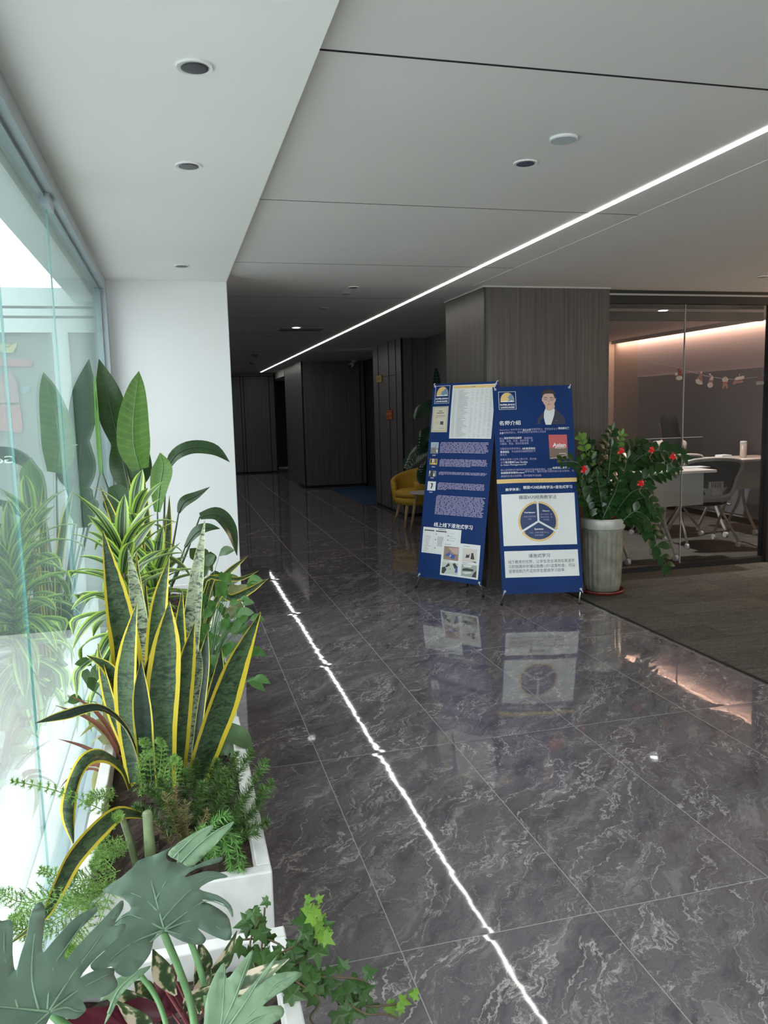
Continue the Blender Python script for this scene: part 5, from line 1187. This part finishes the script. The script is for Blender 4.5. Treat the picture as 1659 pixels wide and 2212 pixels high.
for pts, n, l, yg in ((((1335, 1125, 5.9), (1372, 1118, 5.8), (1412, 1165, 5.75), (1440, 1222, 5.72)), 9, .105, 0), (((1290, 1120, Y), (1282, 1060, Y), (1270, 990, Y), (1256, 948, Y)), 10, .075, 1), (((1300, 1120, Y), (1300, 1050, Y), (1308, 980, Y), (1322, 930, Y)), 11, .085, 0),
                      (((1318, 1120, Y), (1322, 1040, Y), (1330, 980, Y), (1342, 940, Y)), 10, .07, 1), (((1285, 1120, Y), (1272, 1050, 5.9), (1250, 1002, 5.75), (1212, 998, 5.6)), 10, .075, 0), (((1320, 1120, Y), (1350, 1020, Y), (1410, 975, 5.9), (1475, 985, 5.85)), 13, .10, 0),
                      (((1312, 1120, 6.05), (1335, 1010, 6.05), (1362, 968, 6.05), (1395, 962, 6.05)), 10, .09, 0), (((1325, 1120, Y), (1350, 1060, 5.9), (1400, 1030, 5.85), (1445, 1018, 5.8)), 11, .095, 0), (((1300, 1120, 5.9), (1310, 1060, 5.88), (1316, 1010, 5.86), (1320, 965, 5.86)), 9, .085, 0),
                      (((1288, 1120, 5.95), (1268, 1070, 5.9), (1260, 1040, 5.9), (1256, 1000, 5.9)), 8, .08, 0), (((1330, 1125, 5.9), (1360, 1090, 5.85), (1395, 1075, 5.8), (1418, 1105, 5.75)), 9, .09, 0), (((1310, 1120, 5.9), (1330, 1070, 5.86), (1345, 1030, 5.84), (1355, 990, 5.84)), 10, .09, 0),
                      (((1295, 1120, 6.05), (1290, 1040, 6.05), (1280, 1000, 6.05), (1275, 960, 6.05)), 10, .08, 0), (((1322, 1120, 5.88), (1345, 1085, 5.84), (1370, 1060, 5.8), (1400, 1055, 5.78)), 9, .09, 0), (((1300, 1125, 5.88), (1318, 1085, 5.84), (1330, 1060, 5.82), (1336, 1030, 5.8)), 9, .09, 0), (((1280, 1120, 5.9), (1270, 1090, 5.86), (1262, 1075, 5.84), (1256, 1050, 5.84)), 7, .08, 0),
                      (((1315, 1120, 6.0), (1370, 1010, 6.0), (1420, 1000, 6.0), (1460, 1010, 6.0)), 11, .09, 0), (((1340, 1128, 5.85), (1372, 1105, 5.8), (1400, 1120, 5.76), (1410, 1150, 5.74)), 8, .09, 0), (((1305, 1125, 5.9), (1300, 1090, 5.86), (1295, 1060, 5.84), (1290, 1030, 5.84)), 9, .085, 0)):
    zz_frond(pts, n, l*1.12, yg)
for k in range(14):
    u = rd.uniform(1265, 1400); v = rd.uniform(985, 1100) if u < 1350 else rd.uniform(1000, 1100); y = rd.uniform(5.9, 6.15)
    zz_frond(((1295+rd.uniform(-15, 30), 1122, y), ((1300+u)/2, (1122+v)/2-15, y), ((1300+u*3)/4, (1122+v*3)/4-10, y-.02), (u, v, y-.05)), 9, .10)
BL = ['red foil bow high on the left middle of the potted plant', 'red foil bow on the dark arching frond before the office glass', 'red foil bow farthest right on the arching fronds', 'red foil bow in the middle right of the dark leaves', 'red foil bow at the left edge of the plant next to the banner']
for (u, v, y), l in zip(((1340, 974, 5.84), (1405, 972, 5.80), (1451, 986, 5.76), (1383, 1044, 5.72), (1259, 1013, 5.74)), BL):
    p = at(u, v, y); e = empty('ribbon_bow', p, l, 'bow', 'red foil bows on the potted plant'); mb = MB()
    for k in range(5):
        a = k*1.25+rd.uniform(-.3, .3); d = V((math.cos(a), rd.uniform(-.5, .1), math.sin(a))).normalized()
        leaf(mb, [p, p+d*.018+V((0, -.012, 0)), p+d*.034], [.004, .012, .003], (0, -1, .3), n=6, m=2, fold=.3)
    mb.ellipsoid(p+V((0, -.006, 0)), .009, .008, .009, 8, 6); mb.build('bow', M['red'], e, smooth=True)
    tb = MB(); tb.tube(crom([p, p+V((.012, 0, -.03)), p+V((-.006, 0, -.06)), p+V((.01, 0, -.085))], 10), .0016, 5); tb.build('ribbon_tail', mat('pink_ribbon', (.50, .16, .12), .4), e)
e = empty('red_packet', (PCX+.04, PCY-.10, .60), 'crumpled red foil wrap lying on the pot soil at the rim', 'foil')
mb = MB(); p = V((PCX+.05, PCY-.10, .655))
for k in range(6): a = k*1.05; d = V((math.cos(a), math.sin(a)*.5, rd.uniform(-.1, .3))).normalized(); leaf(mb, [p, p+d*.04+V((0, 0, .012)), p+d*.085], [.012, .022, .006], (0, -.5, 1), n=6, m=2, fold=.4)
mb.tube([p, p+V((-.05, 0, .02)), p+V((-.11, 0, .045))], .004, 6); mb.build('wrap', M['red'], e, smooth=True)

# ------------------------------------------------------------------ lounge niche: armchair, side table, plant
def taper_leg(parent, a, b, r0, r1, m=None): return MB().tube([a, b], [r0, r1], 12).build('leg', m or M['pine'], parent, smooth=True)
ac = empty('armchair', (3.17, 10.45, 0), 'mustard yellow tub armchair with pale wooden legs behind the left banner', 'armchair')
cx, cy = 3.17, 10.45
def tub(r_out, r_in, z0, ztop, a0, a1, n=28):
    mb = MB(); prof_n = 8
    for i in range(n+1):
        f = i/n; a = a0+(a1-a0)*f; mid = math.sin(math.pi*f); zt = ztop[0]+(ztop[1]-ztop[0])*mid**1.4
        ro = r_out*(1+.02*mid); pr = [(r_out*.72, z0), (ro*.93, z0+.05), (ro, zt-.05), (ro-.005, zt-.012), ((ro+r_in)/2, zt), (r_in+.005, zt-.012), (r_in, zt-.05), (r_in*.95, z0+.10)]
        for r, z in pr: mb.v.append(V((cx+r*math.cos(a), cy+r*math.sin(a), z)))
    for i in range(n):
        for k in range(prof_n): k2 = (k+1) % prof_n; mb.face((i*8+k, (i+1)*8+k, (i+1)*8+k2, i*8+k2))
    mb.face(list(range(8))); mb.face([n*8+k for k in range(8)][::-1]); return mb
d0 = math.radians(215)
tub(.34, .27, .30, (.62, .78), d0+.62, d0+2*math.pi-.62).build('backrest', M['yellow'], ac, smooth=True)
MB().lathe((cx, cy, 0), [(.20, .29), (.285, .31), (.295, .36), (.29, .40)], 36).build('seat_base', M['yellow'], ac, smooth=True)
MB().lathe((cx-.02, cy-.02, 0), [(.22, .395), (.272, .41), (.282, .45), (.265, .485), (.20, .505), (.02, .51)], 36).build('seat_cushion', M['yellow'], ac, smooth=True)
for a, b in ((-.19, -.19), (.19, -.19), (-.19, .19), (.19, .19)): taper_leg(ac, (cx+a*.9, cy+b*.9, .30), (cx+a*1.25, cy+b*1.35, 0), .026, .015)
tx_, ty_ = at(925, 1062, 9.75).x, 9.75; th = at(900, 1064, 9.75).z
rt_ = empty('side_table', (tx_, ty_, 0), 'small round white side table with wooden legs next to the yellow armchair', 'table')
MB().lathe((tx_, ty_, 0), [(.22, th-.018), (.25, th-.008), (.25, th), (.01, th)], 48).build('tabletop', mat('white_tabletop', (.55, .54, .52), .4), rt_)
for a in (2.9, 5.0, .8): taper_leg(rt_, (tx_+.15*math.cos(a), ty_+.15*math.sin(a), th-.015), (tx_+.24*math.cos(a), ty_+.24*math.sin(a), 0), .022, .014)
mp_ = empty('potted_plant', (3.36, 8.75, 0), 'dark split leaf plant half hidden behind the left banner', 'plant')
MB().lathe((3.36, 8.75, 0), [(.10, 0), (.13, .02), (.16, .36), (.165, .38), (.15, .38), (.145, .33), (.01, .33)], 32).build('pot', M['plastic_w'], mp_, smooth=True)
def split_leaf(P, hw, nrm):
    mb = MB(); P = crom([V(p) for p in P], 16); nrm = V(nrm).normalized()
    mb.tube(P, [.006-.0003*i for i in range(17)], 5)
    for i in range(1, 16):
        t = (P[i+1]-P[i]).normalized(); s = t.cross(nrm).normalized(); w = hw*math.sin(math.pi*(i/16)**.8)**.6
        for sg in (-1, 1): leaf(mb, [P[i], P[i]+s*sg*w*.6+t*w*.2, P[i]+s*sg*w+t*w*.55-V((0, 0, w*.2))], [.02, .026, .004], nrm, n=5, m=2, fold=.1)
    return mb.build('leaf', M['monst'], mp_, smooth=True)
for pts, hw in ((((950, 960, 8.75), (920, 965, 8.7), (893, 985, 8.65), (874, 1012, 8.6)), .10), (((955, 880, 8.75), (935, 872, 8.7), (912, 885, 8.65), (898, 905, 8.6)), .09), (((955, 900, 8.75), (948, 860, 8.8), (944, 830, 8.8), (942, 795, 8.8)), .06), (((950, 1000, 8.75), (930, 1000, 8.7), (915, 1020, 8.7), (912, 1045, 8.65)), .09), (((960, 940, 8.75), (935, 930, 8.7), (915, 940, 8.65), (905, 970, 8.62)), .08)):
    P = [at(*p) for p in pts]; split_leaf(P, hw, (-.3, -.8, .8)); MB().tube(crom([V((3.36, 8.75, .33)), V((3.36, 8.76, (P[0].z+.4)/2)), P[0]], 8), .008, 6).build('petiole', mat('dark_petiole', (.03, .05, .03), .4), mp_, smooth=True)

# ------------------------------------------------------------------ signs on the middle column
def text_on(mb, st, o, r, u, w, h, bold=0):
    vs, fs, _ = text_geo(st, bold); b = len(mb.v)
    for x, y in vs: mb.v.append(o+r*(w*x)+u*(h*y))
    for f in fs: mb.face([b+i for i in f])
X0 = 3.234; UP = V((0, 0, 1))
def wall_sign(name, q, m, label, words, tm, frame=None):
    a, b_ = atx(q[0], q[1], X0), atx(q[2], q[3], X0); y0, y1 = min(a.y, b_.y), max(a.y, b_.y); z0, z1_ = min(a.z, b_.z), max(a.z, b_.z)
    e = empty(name, (X0, (y0+y1)/2, z0), label, 'sign'); MB().box((X0-.008, y0, z0), (X0, y1, z1_)).build('plate', m, e)
    if frame:
        f = MB()
        for t0, t1 in ((.03, .07), (.93, .97)): f.box((X0-.010, y0+.02, z0+(z1_-z0)*t0), (X0-.008, y1-.02, z0+(z1_-z0)*t1))
        f.build('border_lines', tm, e)
    mb = MB()
    for st, fy, fz, fw, fh in words:
        text_on(mb, st, V((X0-.0105, y1-(y1-y0)*fy, z0+(z1_-z0)*fz)), V((0, -1, 0)), UP, (y1-y0)*fw, (z1_-z0)*fh, .02)
    mb.build('lettering', tm, e)
sign_y = mat('sign_yellow', (.42, .30, .02), .5)
wall_sign('wall_sign', (814, 812, 825, 825), sign_y, 'small yellow notice plate high on the middle column', [('注意', .12, .35, .76, .3)], mat('sign_brown', (.12, .07, .02), .5))
wall_sign('fire_sign', (835, 886, 848.5, 906), mat('sign_red', (.38, .03, .02), .5), 'red and yellow fire hydrant sign on the middle column', [('消火栓', .40, .40, .52, .38), ('▶', .08, .35, .22, .42), ('火警119', .42, .14, .5, .16)], mat('sign_gold', (.65, .42, .04), .5), frame=True)

# ------------------------------------------------------------------ office
tz = .915
def office_table(x0, x1, y0, y1, label):
    t = empty('office_table', ((x0+x1)/2, (y0+y1)/2, 0), label, 'table', 'white office tables behind the glass')
    MB().box((x0, y0, tz-.028), (x1, y1, tz)).build('tabletop', M['desk'], t, bevel=.006)
    MB().box((x0+.08, y0+.10, tz-.36), (x1-.08, y0+.115, tz-.03)).build('front_panel', M['cream'], t)
    for x in (x0+.07, x1-.42):
        f = MB(); f.tube(crom([V((x, y0+.30, tz-.03)), V((x, y0+.28, .45)), V((x, y0+.16, .22)), V((x, y0+.05, .075))], 12), .017, 8); l = f.build('leg', M['cream'], t, smooth=True)
        g = MB(); g.tube(crom([V((x, y1-.28, tz-.03)), V((x, y1-.26, .45)), V((x, y1-.14, .22)), V((x, y1-.05, .075))], 12), .017, 8); l2 = g.build('leg', M['cream'], t, smooth=True)
        for yy, pl in ((y0+.05, l), (y1-.05, l2)):
            MB().tube([(x-.016, yy, .034), (x+.016, yy, .034)], .0335, 16).build('caster', M['plastic_w'], pl, smooth=False)
    return t
a, b_ = at(1395, 1010, 6.95), at(1537, 1008, 6.95)
office_table(a.x-.28, b_.x, 6.86, 7.38, 'white office table with papers and clear divider behind the plant')
office_table(6.15, 7.05, 7.9, 8.5, 'white table with a tumbler at the right side of the office')
def chair():
    t = empty('office_chair', (0, 0, 0), 'cream office chair with black mesh back and castered legs', 'chair', 'cream mesh back office chairs')
    MB().lathe((0, 0, 0), [(.02, .46), (.22, .462), (.255, .48), (.25, .505), (.2, .515), (.01, .515)], 36).build('seat', M['mesh'], t, smooth=True)
    s = MB()   # moulded shell curving down from the backrest
    pr = [(-.27, .66), (-.265, .58), (-.23, .50), (-.14, .455), (0, .445)]
    for y, z in pr:
        w = .17 if y > -.2 else .23+.05*(z-.5)
        for k in range(7): f = k/6*2-1; s.v.append(V((w*f, y+.06*f*f, z+.03*f*f)))
    for i in range(4):
        for k in range(6): q = i*7+k; s.face((q, q+1, q+8, q+7))
    sh = s.build('seat_shell', M['cream'], t, smooth=True); md = sh.modifiers.new('s', 'SOLIDIFY'); md.thickness = .014
    W_ = [(-.20, .60), (-.26, .74), (-.285, .95), (.285, .95), (.26, .74), (.20, .60), (.10, .565), (-.10, .565)]
    P = [V((x, -.275+.12*(x/.28)**2*.4-.06*(z-.6), z)) for x, z in W_]; P.append(P[0])
    MB().tube(crom(P, 48), .024, 8, caps=False).build('backrest_frame', M['cream'], t, smooth=True)
    m = MB(); c0 = V((0, -.285, .76)); m.v = [c0]+crom(P, 48)
    for i in range(48): m.face((0, 1+i, 2+i))
    m.build('backrest_mesh', M['mesh'], t, smooth=True)
    l = MB(); l.box((-.085, -.315, .655), (.085, -.295, .735)); l.box((-.05, -.313, .575), (.05, -.297, .66)); lb = l.build('lumbar_support', M['cream'], t, bevel=.008)
    sl_ = MB()
    for k in range(6): sl_.box((-.055+k*.02, -.317, .67), (-.047+k*.02, -.3145, .725))
    sl_.build('lumbar_slots', M['black'], lb)
    for sx in (-1, 1):
        MB().tube(crom([V((sx*.25, -.26, .68)), V((sx*.27, -.10, .66)), V((sx*.27, .10, .67))], 8), .016, 8).build('armrest', M['cream'], t, smooth=True)
        for a_, b2_ in ((V((sx*.24, -.16, .62)), V((sx*.29, .27, .07))), (V((sx*.22, .12, .48)), V((sx*.29, -.27, .07)))):
            lg = MB().tube([a_, b2_], .014, 8).build('leg', M['cream'], t, smooth=True)
            MB().tube([b2_+V((-.014, 0, -.037)), b2_+V((.014, 0, -.037))], .032, 14).build('caster', M['plastic_w'], lg)
        MB().tube([(sx*.25, -.15, .46), (sx*.25, .15, .46)], .010, 6).build('side_rail', M['cream'], t, smooth=True)
    return t
def copy_tree(o, parent=None):
    c = o.copy(); COL.objects.link(c); c.parent = parent
    for ch in list(o.children): copy_tree(ch, c)
    return c
ch = chair(); ch2 = copy_tree(ch)
p = at(1505, 1090, 7.75); ch.location = (p.x, 7.66, 0); ch.rotation_euler = (0, 0, math.radians(-10))
ch['label'] = 'cream office chair with black mesh back, empty, behind the table end'
px_ = at(1448, 955, 8.3).x; ch2.location = (px_, 8.35, 0); ch2.rotation_euler = (0, 0, math.radians(12)); ch2['label'] = 'cream office chair on which the long haired person sits'

# person seated, back to the glass
def skin_mesh(name, verts, edges, m, parent, sub=2, root=0):
    me = bpy.data.meshes.new(name); me.from_pydata([tuple(v[:3]) for v in verts], edges, []); o = bpy.data.objects.new(name, me); COL.objects.link(o)
    md = o.modifiers.new('k', 'SKIN'); md.use_smooth_shade = True
    for i, v in enumerate(verts):
        r = v[3] if isinstance(v[3], tuple) else (v[3], v[3]); me.skin_vertices[0].data[i].radius = r; me.skin_vertices[0].data[i].use_root = (i == root)
    s2 = o.modifiers.new('s', 'SUBSURF'); s2.levels = sub; s2.render_levels = sub
    dg = bpy.context.evaluated_depsgraph_get(); nm = bpy.data.meshes.new_from_object(o.evaluated_get(dg)); bpy.data.objects.remove(o)
    nm.materials.clear(); nm.materials.append(m)
    for f in nm.polygons: f.use_smooth = True
    ob = bpy.data.objects.new(name, nm); COL.objects.link(ob); ob.parent = parent; return ob
pe = empty('person', (0, 0, 0), 'person with long dark hair seated behind the table, pale top with dark print', 'person')
vs = [(0, 0, .56, (.14, .11)), (0, -.01, .72, (.125, .095)), (0, 0, .88, (.14, .10)), (0, .01, 1.00, (.13, .08)), (0, .02, 1.07, .05), (0, .04, 1.14, .055), (0, .045, 1.22, (.075, .09)), (0, .04, 1.30, (.06, .07))]
ed = [(0, 1), (1, 2), (2, 3), (3, 4), (4, 5), (5, 6), (6, 7)]
def chain(start, pts):
    k = start
    for q in pts: vs.append(q); ed.append((k, len(vs)-1)); k = len(vs)-1
    return k
for s in (-1, 1):
    wr = chain(3, [(s*.165, 0, 1.0, .05), (s*.21, .05, .86, .042), (s*.22, .12, .77, .036), (s*.16, .30, .80, .03), (s*.13, .37, .81, .024), (s*.12, .42, .81, (.034, .015))])
    for k, (dx, ln) in enumerate(((-.03, .065), (-.01, .08), (.01, .085), (.03, .075))):
        chain(wr, [(s*.12+dx, .46, .812, .009), (s*.12+dx*1.3, .46+ln*.5, .806, .008), (s*.12+dx*1.4, .46+ln*.9, .79, .007)])
    chain(wr, [(s*.12-s*.045, .43, .805, .009), (s*.12-s*.06, .46, .80, .008)])
    chain(0, [(s*.10, .05, .55, .085), (s*.12, .26, .55, .07), (s*.12, .42, .53, .055), (s*.12, .44, .33, .045), (s*.12, .45, .12, .032), (s*.12, .46, .07, .032), (s*.12, .56, .045, (.035, .022))])
skin_mesh('body', vs, ed, M['skin'], pe)
tv = [(0, 0, .54, (.155, .125)), (0, -.01, .72, (.142, .112)), (0, 0, .88, (.158, .118)), (0, .01, 1.00, (.145, .092)), (0, .015, 1.05, .06)]; te = [(0, 1), (1, 2), (2, 3), (3, 4)]
for s in (-1, 1):
    b0 = len(tv); tv += [(s*.17, 0, 1.0, .066), (s*.215, .05, .86, .056), (s*.225, .12, .77, .05), (s*.165, .29, .80, .042)]; te += [(3, b0), (b0, b0+1), (b0+1, b0+2), (b0+2, b0+3)]
skin_mesh('sweater', tv, te, mat('pale_sweater', (.36, .30, .26), .85), pe)
lv = [(0, 0, .55, (.16, .13))]; le = []
for s in (-1, 1):
    b0 = len(lv); lv += [(s*.10, .05, .55, .095), (s*.12, .26, .55, .082), (s*.12, .43, .53, .066), (s*.12, .44, .33, .056), (s*.12, .45, .13, .045)]; le += [(0, b0), (b0, b0+1), (b0+1, b0+2), (b0+2, b0+3), (b0+3, b0+4)]
skin_mesh('trousers', lv, le, mat('black_trousers', (.01, .01, .011), .8), pe)
for s in (-1, 1):
    MB().ellipsoid((s*.12, .50, .045), .045, .12, .042, 14, 8).build('shoe', M['black'], pe, smooth=True)
hr = MB()   # long straight hair: skull cap falling to the shoulder blades
rings = [(1.345, .02, .02, .04), (1.335, .06, .065, .035), (1.30, .088, .095, .03), (1.24, .098, .105, .02), (1.17, .10, .09, 0), (1.08, .118, .075, -.035), (.98, .135, .06, -.06), (.90, .14, .045, -.085), (.83, .10, .02, -.095)]
for z, rx, ry, yo in rings:
    for k in range(24): a = 2*math.pi*k/24; hr.v.append(V((rx*math.cos(a)*(1+.02*math.sin(k*3)), yo+ry*math.sin(a)*(1 if math.sin(a) < 0 else .65), z)))
for i in range(len(rings)-1):
    for k in range(24): k2 = (k+1) % 24; hr.face((i*24+k, (i+1)*24+k, (i+1)*24+k2, i*24+k2))
hr.face(list(range(24))); hr.face([(len(rings)-1)*24+k for k in range(24)][::-1]); hr.build('hair', M['hair'], pe, smooth=True)
fc = MB(); fc.ellipsoid((0, .135, 1.205), .010, .016, .018, 8, 6); fc.build('nose', M['skin'], pe, smooth=True)
for s in (-1, 1): MB().ellipsoid((s*.03, .122, 1.235), .012, .008, .007, 8, 6).build('eye', M['black'], pe, smooth=True)
MB().ellipsoid((0, .125, 1.165), .022, .008, .006, 8, 6).build('mouth', mat('lips', (.4, .14, .12), .5), pe, smooth=True)
pt_ = MB(); text_on(pt_, 'sima', V((.03, -.135, .90)), V((1, 0, 0)), UP, .12, .05, .02); pt_.build('sweater_print', M['black'], pe)
pe.scale = (1.09, 1.09, 1.09); pe.location = (px_, 8.32, 0); pe.rotation_euler = (0, 0, math.radians(8))
# on the tables
for i, (u, v, w, l, rz) in enumerate(((1420, 1000, .30, 'white paper sheet on the office table in front of the person', .1), (1500, 1001, .26, 'white paper sheet at the right end of the office table', -.05), (1375, 1003, .24, 'white paper sheet at the left end of the office table behind the plant', .2))):
    q = atz(u, v, tz+.004); q.y = min(max(q.y, 7.0), 7.25); q.x = at(u, v, q.y).x
    o = MB().box((-w/2, -.09, 0), (w/2, .09, .003)).build('paper_sheet', M['paper']); o.location = (q.x, q.y, tz+.0005); o.rotation_euler = (0, 0, rz); tag(o, l, 'paper', 'paper sheets on the office table')
a, b_ = at(1362, 950, 7.3), at(1525, 943, 7.3)
e = empty('desk_divider', ((a.x+b_.x)/2, 7.30, tz), 'clear acrylic divider standing on the office table', 'divider')
MB().box((a.x+.1, 7.296, tz), (b_.x-.04, 7.304, a.z)).build('panel', M['acrylic'], e); MB().box((a.x+.1, 7.294, a.z), (b_.x-.04, 7.306, a.z+.004)).build('top_edge', M['plastic_w'], e)
q = at(1632, 985, 8.0)
e = empty('tumbler', (q.x-.05, 8.15, tz), 'pale upright tumbler standing on the right office table', 'tumbler')
MB().lathe((q.x-.05, 8.15, tz), [(.035, 0), (.038, .01), (.040, .17)], 24).build('body', mat('beige_tumbler', (.52, .44, .38), .35), e, smooth=True); MB().lathe((q.x-.05, 8.15, tz), [(.0405, .17), (.041, .19), (.034, .20), (.005, .20)], 24).build('lid', M['plastic_w'], e, smooth=True)
o = MB().box((6.16, 8.0, tz+.0005), (6.36, 8.2, tz+.012)).box((6.2, 8.02, tz+.012), (6.33, 8.15, tz+.05)).build('paper_stack', M['paper']); tag(o, 'small white paper pile left of the tumbler', 'paper')

# garland of paper figures hanging inside the glass
gy = 6.655
GP = [at(u, v, gy) for u, v in ((1400, 780), (1455, 792), (1485, 801), (1510, 808), (1535, 814), (1566, 818), (1595, 819), (1642, 813), (1700, 800))]
tag(MB().tube(crom(GP, 40), .0018, 5).build('garland_string', M['plastic_w'], None), 'thin pale string hung in a sag across the office glass', 'string')
gr_, gw = mat('garland_red', (.50, .05, .04), .6), mat('garland_cream', (.75, .62, .52), .6)
gb = mat('garland_rose', (.42, .18, .16), .6)
def figure(u, v, label, parts):
    c = at(u, v, gy); e = empty('paper_ornament', c, label, 'ornament', 'paper figures on the garland')
    for nm, m, pts in parts:
        mb = MB(); n = len(pts)
        for yy in (-.003, .003): mb.v += [c+V((x*.0052, yy+(-.001 if m is gw else 0), -y*.0052)) for x, y in pts]
        mb.face(list(range(n))[::-1]); mb.face([n+i for i in range(n)])
        for i in range(n): j = (i+1) % n; mb.face((i, j, n+j, n+i))
        mb.build(nm, m, e)
    MB().box((c.x-.004, gy-.006, c.z+.030), (c.x+.004, gy+.006, c.z+.055)).build('clip', M['pine'], e)
E8 = lambda cx_, cy_, rx, ry: [(cx_+rx*math.cos(k*math.pi/6), cy_+ry*math.sin(k*math.pi/6)) for k in range(12)]
figure(1468, 808, 'red and cream figure hanging left of the glass joint', [('hat', gr_, [(-4, -9), (0, -11), (3, -9), (4, 0), (2, 4), (-3, 4), (-2, -3)]), ('beard', gw, E8(-1, 7, 7, 4)), ('hand', gw, E8(-7, 0, 3, 3))])
figure(1510, 818, 'gnome figure with pointed rose hat, second from the left', [('hat', gb, [(3, -11), (5, -10), (8, 6), (3, 8), (-7, 2)]), ('beard', gw, [(-8, 2), (-2, 0), (6, 6), (8, 10), (2, 11), (-6, 8)]), ('tip', gw, E8(4, -11, 2, 2))])
figure(1535, 821, 'curled stocking figure, third from the left', [('top', gw, [(-5, -12), (-2, -12), (5, -6), (5, 0), (-3, 0), (0, -6)]), ('stripe', gb, [(-4, 0), (5, 0), (5, 5), (-5, 5)]), ('toe', gw, E8(-1, 9, 6, 5))])
figure(1566, 826, 'small standing figure with red scarf, fourth from the left', [('head', gw, [(-3, -9), (0, -11), (3, -9), (7, -6), (5, -1), (-5, -1), (-7, -6)]), ('scarf', gr_, [(-6, -2), (6, -2), (6, 1), (-6, 1)]), ('body', gb, [(-4, 1), (4, 1), (6, 11), (3, 12), (1, 7), (-1, 7), (-4, 12), (-6, 10)])])
figure(1596, 820, 'wide sleigh shaped figure, fifth from the left', [('body', gb, [(-13, 6), (-9, 0), (8, 2), (10, 5), (-6, 7), (-12, 10)]), ('load', gw, [(-9, -2), (-5, -5), (4, -6), (10, -7), (12, -3), (6, 0), (-8, 1)])])
figure(1642, 820, 'gnome figure with tall red hat at the right end', [('hat', gb, [(-1, -13), (1, -13), (7, 3), (-7, 3)]), ('beard', gw, [(-8, 3), (8, 3), (8, 9), (-8, 10)])])

# ------------------------------------------------------------------ outside, behind the window
oy = 6.43
def decal(u, v, name, label, shapes, cat='decal'):
    e = empty(name, at(u, v, oy), label, cat)
    for nm, m, pts in shapes:
        mb = MB(); n = len(pts)
        P = [at(x, y, oy) for x, y in pts]
        mb.v += [V((p.x, oy-.006, p.z)) for p in P]+[V((p.x, oy-.001, p.z)) for p in P]
        mb.face(list(range(n))); mb.face([n+i for i in range(n)][::-1])
        for i in range(n): j = (i+1) % n; mb.face((i, n+i, n+j, j))
        mb.build(nm, m, e)
decal(20, 750, 'window_decal', 'yellow boat shaped decal on the outer glass at the left picture edge', [('shape', mat('decal_yellow', (.26, .27, .11), .6), [(6, 741), (16, 743), (24, 746), (37, 741), (36, 750), (28, 762), (5, 762), (-6, 750)]), ('outline', mat('decal_olive', (.25, .26, .10), .6), [(8, 748), (20, 749), (27, 748), (20, 751)])])
decal(40, 783, 'window_decal', 'long pink bar decal below the yellow one', [('shape', mat('decal_pink', (.22, .11, .12), .6), [(-30, 774), (68, 777), (71, 784), (68, 792), (-30, 790)])])
decal(35, 905, 'window_decal', 'red panel decal on the outer glass above the mirrored letters', [('shape', mat('decal_pink', (.22, .11, .12), .6), [(-40, 872), (44, 876), (50, 925), (45, 934), (28, 934), (-30, 925)]), ('blob', mat('decal_rose', (.19, .13, .14), .6), [(-20, 808), (24, 806), (38, 825), (42, 870), (-20, 870)])])
decal(58, 838, 'window_decal', 'small light blue decal beside the pink panel', [('shape', mat('decal_blue', (.10, .19, .24), .6), [(46, 832), (54, 836), (60, 832), (66, 834), (64, 850), (58, 845), (54, 852), (48, 845)])])
mb = MB(); a, b_ = at(-50, 992, oy), at(33, 992, oy); hh = at(0, 985, oy).z-at(0, 1001, oy).z
text_on(mb, 'Good', V((b_.x, oy-.004, b_.z-hh/2)), V((-1, 0, 0)), UP, b_.x-a.x, hh, .01)
tag(mb.build('mirrored_lettering', mat('decal_white', (.7, .75, .74), .6)), 'mirrored white letters on the dark outer band at the left edge', 'lettering')
